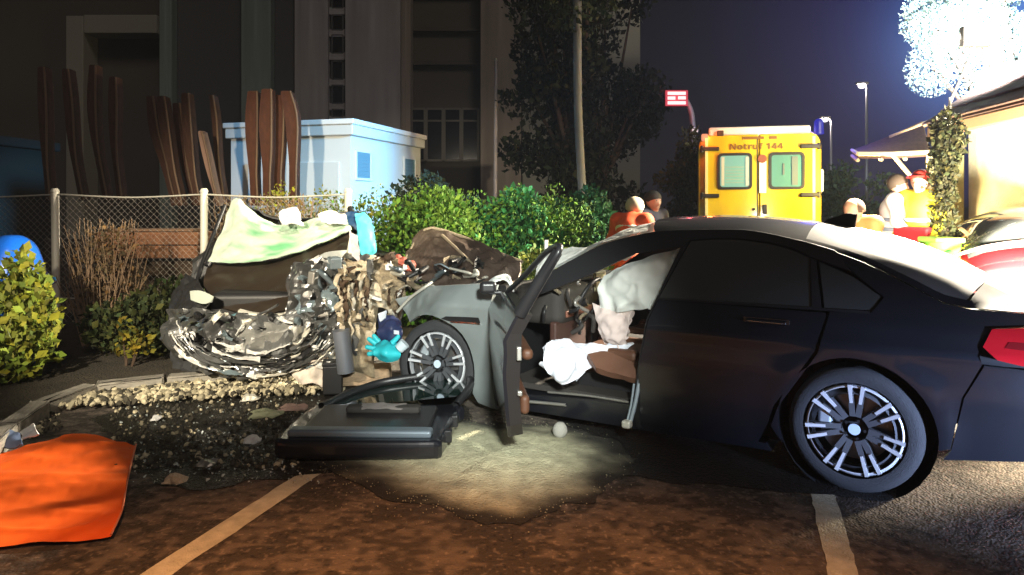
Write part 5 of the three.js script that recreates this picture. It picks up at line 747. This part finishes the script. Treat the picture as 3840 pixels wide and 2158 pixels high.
{ // gravel and broken bits, glass crumbs
  const gm = new THREE.InstancedMesh(new THREE.IcosahedronGeometry(1, 0), mat([1, 1, 1], .85), 8200), d = new THREE.Object3D(), c = new THREE.Color();
  for (let i = 0; i < 8200; i++) {
    let px, py; const k = i / 8200;
    if (k < .7) { px = rr(52, 345); py = 376 + (345 - px) * .06 + rr(-3, 21) * (rnd() * .6 + .4); } else if (k < .9) { px = rr(110, 300); py = rr(390, 470); } else { px = rr(-10, 60); py = rr(395, 430) + (60 - px) * .3; }
    const p = gnd(px, py), s = (.004 + .022 * Math.pow(rnd(), 2.5)) * (k < .7 ? 1.3 : .8); d.position.set(p.x, s * .4 + (k < .7 ? .04 : .004), p.z); d.rotation.set(rr(0, 6), rr(0, 6), rr(0, 6)); d.scale.set(s * rr(.7, 1.6), s * rr(.5, 1), s); d.updateMatrix(); gm.setMatrixAt(i, d.matrix);
    const t = rr(.3, 1.05), dk = rnd() < (k < .7 ? .3 : .75) ? .12 : 1; gm.setColorAt(i, c.setRGB(.6 * t * dk, .53 * t * dk, .36 * t * dk));
  }
  gm.name = 'gravel'; gm.userData.kind = 'stuff'; tag(gm, 'pale gravel and broken rubble strewn along the kerb below the wreck', 'gravel'); scene.add(gm);
  const tri = new THREE.BufferGeometry(); tri.setAttribute('position', new THREE.Float32BufferAttribute([0, 0, 0, 1, .2, 0, .3, .5, .8, .2, .4, -.3], 3)); tri.setIndex([0, 1, 2, 0, 2, 3, 0, 3, 1, 1, 3, 2]); tri.computeVertexNormals();
  const gc = new THREE.InstancedMesh(tri, phys([.55, .62, .6], .12, 0, { clearcoat: 1 }), 420);
  for (let i = 0; i < 420; i++) { const p = gnd(rr(120, 330), rr(392, 484)), s = rr(.006, .026); d.position.set(p.x, .008, p.z); d.rotation.set(rr(0, 6), rr(0, 6), rr(0, 6)); d.scale.set(s, s * .6, s); d.updateMatrix(); gc.setMatrixAt(i, d.matrix); }
  gc.name = 'broken_glass'; gc.userData.kind = 'stuff'; tag(gc, 'glittering crumbs of broken glass on the dark ground left of the detached door', 'broken glass'); scene.add(gc);
}
{ // orange sheet on the road and the blue cover at the left edge
  const o = thing('orange_tarp', 'bright orange plastic sheet spread on the road at the lower left', 'tarp', [-2.4, 0, -3.8]), N = 60, P = [], G = (x, y) => gnd(x, y);
  const c = [G(-40, 466), G(78, 438), G(136, 449), G(116, 541), G(-60, 556)];
  const A = [[G(-60, 470), G(20, 452), G(78, 438), G(136, 449)], [G(-62, 492), G(20, 484), G(80, 484), G(128, 483)], [G(-60, 520), G(20, 520), G(76, 518), G(122, 516)], [G(-60, 558), G(20, 550), G(76, 546), G(111, 541)]];
  const g = surf(toLocal(o, A), 80, 60, 0, 1, 1), p = g.attributes.position;
  for (let i = 0; i < p.count; i++) { const x = p.getX(i), z = p.getZ(i); const q = 1 - Math.abs(fbm(x * 2.2, z * 5.5, 3, 3) * 2 - 1); p.setY(i, .012 + .014 * Math.pow(q, 4) + .012 * Math.pow(1 - Math.abs(Math.sin(z * 4.2 + x * .5)), 5) + .012 * fbm(x * 9, z * 9, 2) + .03 * Math.exp(-Math.pow((z + .1) / .12, 2))); } g.computeVertexNormals();
  part(o, 'sheet', [g], mat([.95, .13, .008], .6)); part(o, 'hem', [tube(toLocal(o, [G(136, 449), G(128, 483), G(122, 516), G(111, 541)].map(v => v.add(V(0, .03, 0)))), .006, 30, 5)], mat([.85, .25, .12], .5));
  const b = thing('blue_cover', 'bright blue rounded plastic cover at the left edge above the leafy shrub', 'cover', [-4.72, -.1, -6.5]), pr = [[0, 1.4], [.1, 1.385], [.2, 1.3], [.26, 1.15], [.29, 1.03], [.35, .97], [.36, .93], [.27, .92], [.24, .7], [.23, .3], [.25, .0]].map(q => new THREE.Vector2(...q));
  const lg = new THREE.LatheGeometry(new THREE.SplineCurve(pr).getPoints(40), 40), q = lg.attributes.position; for (let i = 0; i < q.count; i++) { const a = Math.atan2(q.getZ(i), q.getX(i)), k = 1 + .07 * (fbm(Math.cos(a) * 2 + 4, q.getY(i) * 3, Math.sin(a) * 2) - .5) * 2; q.setX(i, q.getX(i) * k); q.setZ(i, q.getZ(i) * k); } lg.computeVertexNormals();
  part(b, 'hood', [lg], phys([.01, .14, .72], .3, 0, { clearcoat: .5 })); part(b, 'band', [new THREE.TorusGeometry(.33, .03, 8, 30).rotateX(Math.PI / 2).translate(0, .96, 0)], mat([.02, .3, .75], .4));
}
// ------------------------------------------------------------------ people
function skinOver(caps, lo, hi, cell, k = .03) { // one surface over tapered capsules
  const c = V(...lo).add(V(...hi)).multiplyScalar(.5), half = Math.max(hi[0] - lo[0], hi[1] - lo[1], hi[2] - lo[2]) / 2 * 1.06, res = Math.min(120, Math.ceil(half * 2 / cell)), mc = new MarchingCubes(res, m.white, false, false, 60000), p = V(), pa = V(), ba = V(), q = V();
  const pre = caps.map(([a, b, ra, rb]) => ({ a: V(...a), d: V(...b).sub(V(...a)), ra, rb: rb ?? ra }));
  for (let z = 0; z < res; z++) for (let y = 0; y < res; y++) for (let x = 0; x < res; x++) {
    p.set((x - res / 2) / (res / 2) * half + c.x, (y - res / 2) / (res / 2) * half + c.y, (z - res / 2) / (res / 2) * half + c.z); let d = 9;
    for (const s of pre) { pa.copy(p).sub(s.a); const l = s.d.lengthSq(), t = l ? clamp(pa.dot(s.d) / l, 0, 1) : 0, e = q.copy(pa).addScaledVector(s.d, -t).length() - (s.ra + (s.rb - s.ra) * t); const h = Math.max(k - Math.abs(d - e), 0) / k; d = Math.min(d, e) - h * h * k * .25; }
    mc.field[x + y * res + z * res * res] = -d;
  }
  mc.isolation = 0; mc.update(); const n = mc.count, pos = new Float32Array(n * 3), nor = new Float32Array(n * 3);
  for (let i = 0; i < n; i++) for (let j = 0; j < 3; j++) { pos[i * 3 + j] = mc.positionArray[i * 3 + j] * half + c.getComponent(j); nor[i * 3 + j] = mc.normalArray[i * 3 + j]; }
  const g = new THREE.BufferGeometry(); g.setAttribute('position', new THREE.BufferAttribute(pos, 3)); g.setAttribute('normal', new THREE.BufferAttribute(nor, 3)); return M([g]);
}
function person(label, pos, turn, s, o) { // s: size, lean forward, arms [elbow, hand] for each side, clothes
  const r = thing('person', label, 'person', pos, turn); const S = s / 1.8, lean = o.lean || 0, piv = V(0, .95, 0);
  const up = ([x, y, z]) => { const v = V(x, y, z).sub(piv).applyAxisAngle(V(1, 0, 0), lean).add(piv); return [v.x, v.y, v.z]; };
  const hips = [0, .95, 0], waist = up([0, 1.1, 0]), chest = up([0, 1.34, .0]), neck = up([0, 1.52, 0]), nod = o.nod || 0, head = up([0, 1.66, .03 + nod]), chin = up([0, 1.59, .07 + nod]), face = up([0, 1.65, .105 + nod]);
  const sh = [up([-.19, 1.47, 0]), up([.19, 1.47, 0])], ft = o.feet || [[-.12, .06, .0], [.12, .06, .0]], kn = o.knees || ft.map(f => [f[0] * .95, .5, f[2] + .03]), hp = [[-.095, .92, 0], [.095, .92, 0]], el = o.arms.map(a => a[0]), hd = o.arms.map(a => a[1]);
  const sc = v => v.map(x => x * S), cap = (a, b, ra, rb) => [sc(a), sc(b), ra * S, rb * S];
  const legs = e => [0, 1].flatMap(i => [cap(hp[i], kn[i], .085 + e, .058 + e), cap(kn[i], ft[i], .056 + e, .042 + e)]), arms = e => [0, 1].flatMap(i => [cap(sh[i], el[i], .055 + e, .042 + e), cap(el[i], hd[i], .04 + e, .03 + e)]), torso = e => [cap(hips, waist, .135 + e, .125 + e), cap(waist, chest, .125 + e, .15 + e), cap(sh[0], sh[1], .07 + e, .07 + e), cap([-.08, .95, 0], [.08, .95, 0], .11 + e, .11 + e), cap(chest, neck, .1 + e * .5, .06)];
  const lo = [-.75 * S, -.05, -.8 * S], hi = [.75 * S, 1.9 * S, .9 * S], B = list => { const L0 = [9, 9, 9], H0 = [-9, -9, -9]; for (const [a, b, ra] of list) for (const q of [a, b]) for (let j = 0; j < 3; j++) { L0[j] = Math.min(L0[j], q[j] - ra - .05); H0[j] = Math.max(H0[j], q[j] + ra + .05); } return [L0, H0]; };
  const mesh = (list, cell, k) => { const [a, b] = B(list); return skinOver(list, a, b, cell, k); };
  const dir = i => { const d = V(...hd[i]).sub(V(...el[i])).normalize(); return d; };
  const hand = i => { const d = dir(i), h = V(...hd[i]), side = V(1, 0, 0).addScaledVector(d, -d.x).normalize(), fw = d.clone().cross(side), L = []; const pt = (a, b, c) => h.clone().addScaledVector(d, a).addScaledVector(side, b).addScaledVector(fw, c).toArray(); L.push(cap(pt(.0, 0, 0), pt(.07, 0, 0), .026, .03)); [[-.03, .075], [-.01, .09], [.01, .085], [.03, .065]].forEach(([x, l]) => { L.push(cap(pt(.07, x, 0), pt(.07 + l * .5, x * 1.1, .006), .009, .0085)); L.push(cap(pt(.07 + l * .5, x * 1.1, .006), pt(.07 + l * .9, x * 1.1, .03), .0085, .0075)); }); L.push(cap(pt(.02, i ? -.03 : .03, 0), pt(.06, i ? -.055 : .055, .02), .011, .009)); return L; };
  const skin = [...torso(0), ...legs(-.004), ...arms(-.004), cap(neck, chin, .055, .05)], headL = [cap(head, head, .102, .102), cap(up([0, 1.70, .0 + nod]), up([0, 1.70, .02 + nod]), .1, .1), cap(chin, up([0, 1.62, .05 + nod]), .05, .06), cap(face, up([0, 1.63, .128 + nod]), .016, .02), cap(up([-.1, 1.655, .02 + nod]), up([-.1, 1.68, .015 + nod]), .018, .018), cap(up([.1, 1.655, .02 + nod]), up([.1, 1.68, .015 + nod]), .018, .018), cap(neck, chin, .055, .05)];
  part(r, 'body', [mesh(skin, .022, .06), mesh(headL, .009, .02), mesh(hand(0), .006, .012), mesh(hand(1), .006, .012)], mat(o.skin || [.45, .27, .19], .6));
  const folds = g => { const q = g.attributes.position, n = g.attributes.normal; for (let i = 0; i < q.count; i++) { const h = .03 * (1 - Math.abs(fbm(q.getX(i) * 7 + s, q.getY(i) * 9, q.getZ(i) * 7, 3) * 2 - 1)) - .022; q.setXYZ(i, q.getX(i) + n.getX(i) * h, q.getY(i) + n.getY(i) * h, q.getZ(i) + n.getZ(i) * h); } g.deleteAttribute('normal'); g.computeVertexNormals(); return g; };
  part(r, 'jacket', [folds(mesh([...torso(.028), ...arms(.016)].concat([cap([0, .88, 0], hips, .155, .155)]), .02, .06))], mat(o.jacket, .75)); part(r, 'trousers', [mesh([...legs(.018), cap(hips, [0, 1.0, 0], .15, .145)], .02, .05)], mat(o.trousers, .8));
  for (const f of ft) part(r, 'boot', [rbox(.1 * S, .1 * S, .28 * S, f[0] * S, .05 * S, (f[2] + .05) * S, .035)], m.black);
  const hv = V(...head).multiplyScalar(S), ey = [-1, 1].map(x => V(...up([x * .035, 1.675, .118 + nod])).multiplyScalar(S)); part(r, 'eye', ey.map(e => new THREE.SphereGeometry(.011 * S, 8, 6).translate(e.x, e.y, e.z)), m.black); part(r, 'mouth', [rbox(.045 * S, .01 * S, .014 * S, 0, 0, 0, .004).translate(...V(...up([0, 1.6, .115 + nod])).multiplyScalar(S).toArray())], mat([.3, .1, .09], .6));
  const cp = new THREE.SphereGeometry(.122 * S, 20, 12, 0, 6.2832, 0, 1.95).rotateX(lean - .5).translate(hv.x, hv.y + .03 * S, hv.z - .018); part(r, o.helmet ? 'helmet' : 'hair', o.helmet ? [cp, cyl(.15 * S, .14 * S, .02 * S, 0, 0, 0, 20).rotateX(lean - .1).translate(hv.x, hv.y + .05 * S, hv.z + .01)] : [cp], mat(o.helmet || o.hair || [.04, .025, .015], o.helmet ? .3 : .8));
  for (const [y, e] of o.bands || []) { const c = V(...up([0, y, 0])).multiplyScalar(S); part(r, 'reflective_band', [new THREE.TorusGeometry(.176 * S + (e || 0), .012 * S, 8, 28).scale(1.02, .95, 2).rotateX(Math.PI / 2 + lean).translate(c.x, c.y, c.z)], mat(o.band || [.8, .8, .75], .35)); }
  if (o.bag) part(r, 'red_pouch', [rbox(.44 * S, .2 * S, .12, 0, 1.02 * S, .19, .04)], mat([.5, .02, .03], .6));
  return r;
}
person('person in white jacket and blue trousers standing behind the saloon roof', [(893 - 512) / FOC * 8.9, .15, -8.9], 1.0, 1.82, { jacket: [.75, .74, .72], trousers: [.12, .13, .3], hair: [.06, .04, .025], arms: [[[-.25, 1.2, .05], [-.2, 1.02, .25]], [[.24, 1.2, 0], [.22, .96, .12]]], lean: .05, bands: [[1.1], [1.22]], band: [.25, .3, .4] });
person('person in yellow high-visibility suit with red helmet and red pouch', [(922 - 512) / FOC * 8.6, .15, -8.6], -1.1, 1.86, { jacket: [.55, .5, .02], trousers: [.5, .4, .06], helmet: [.42, .04, .03], arms: [[[-.24, 1.2, .0], [-.2, 1.0, .2]], [[.24, 1.2, 0], [.22, .98, .18]]], bag: true, bands: [[1.08], [1.2]], band: [.7, .72, .68] });
person('person in orange-brown jacket bending forward beside the white-clad person', [(872 - 512) / FOC * 8.2, .02, -8.2], -1.0, 1.74, { jacket: [.5, .17, .045], trousers: [.05, .04, .04], hair: [.08, .04, .02], lean: .55, arms: [[[-.24, 1.05, .35], [-.12, .85, .5]], [[.24, 1.05, .35], [.14, .85, .5]]], skin: [.55, .3, .18] });
person('person in orange high-visibility vest leaning forward behind the saloon windscreen', [(626 - 512) / FOC * 8.3, 0, -8.3], 2.6, 1.74, { jacket: [.85, .1, .025], trousers: [.7, .1, .03], hair: [.5, .42, .3], lean: .38, nod: .03, arms: [[[-.3, 1.15, .2], [-.22, .95, .38]], [[.3, 1.15, .2], [.2, .95, .38]]], bands: [[1.12], [1.34]], band: [.85, .78, .66] });
person('person in dark navy clothes with blue-white bands right of the orange vest', [(650 - 512) / FOC * 9.2, 0, -9.2], .6, 1.76, { jacket: [.015, .018, .04], trousers: [.015, .016, .03], hair: [.02, .018, .016], arms: [[[-.3, 1.18, .05], [-.26, .95, .2]], [[.3, 1.18, .05], [.3, .95, .15]]], bands: [[1.16], [1.36]], band: [.45, .55, .8], lean: .05 });
scene.traverse(o => { if (o.isMesh) { const em = o.material.emissive && (o.material.emissive.r + o.material.emissive.g + o.material.emissive.b) > 0; o.castShadow = !em; o.receiveShadow = true; } if (o.isLight && o.shadow) { o.castShadow = true; o.shadow.mapSize?.set(1024, 1024); } });
camera.far = 400; camera.updateProjectionMatrix();
renderer.render(scene, camera);
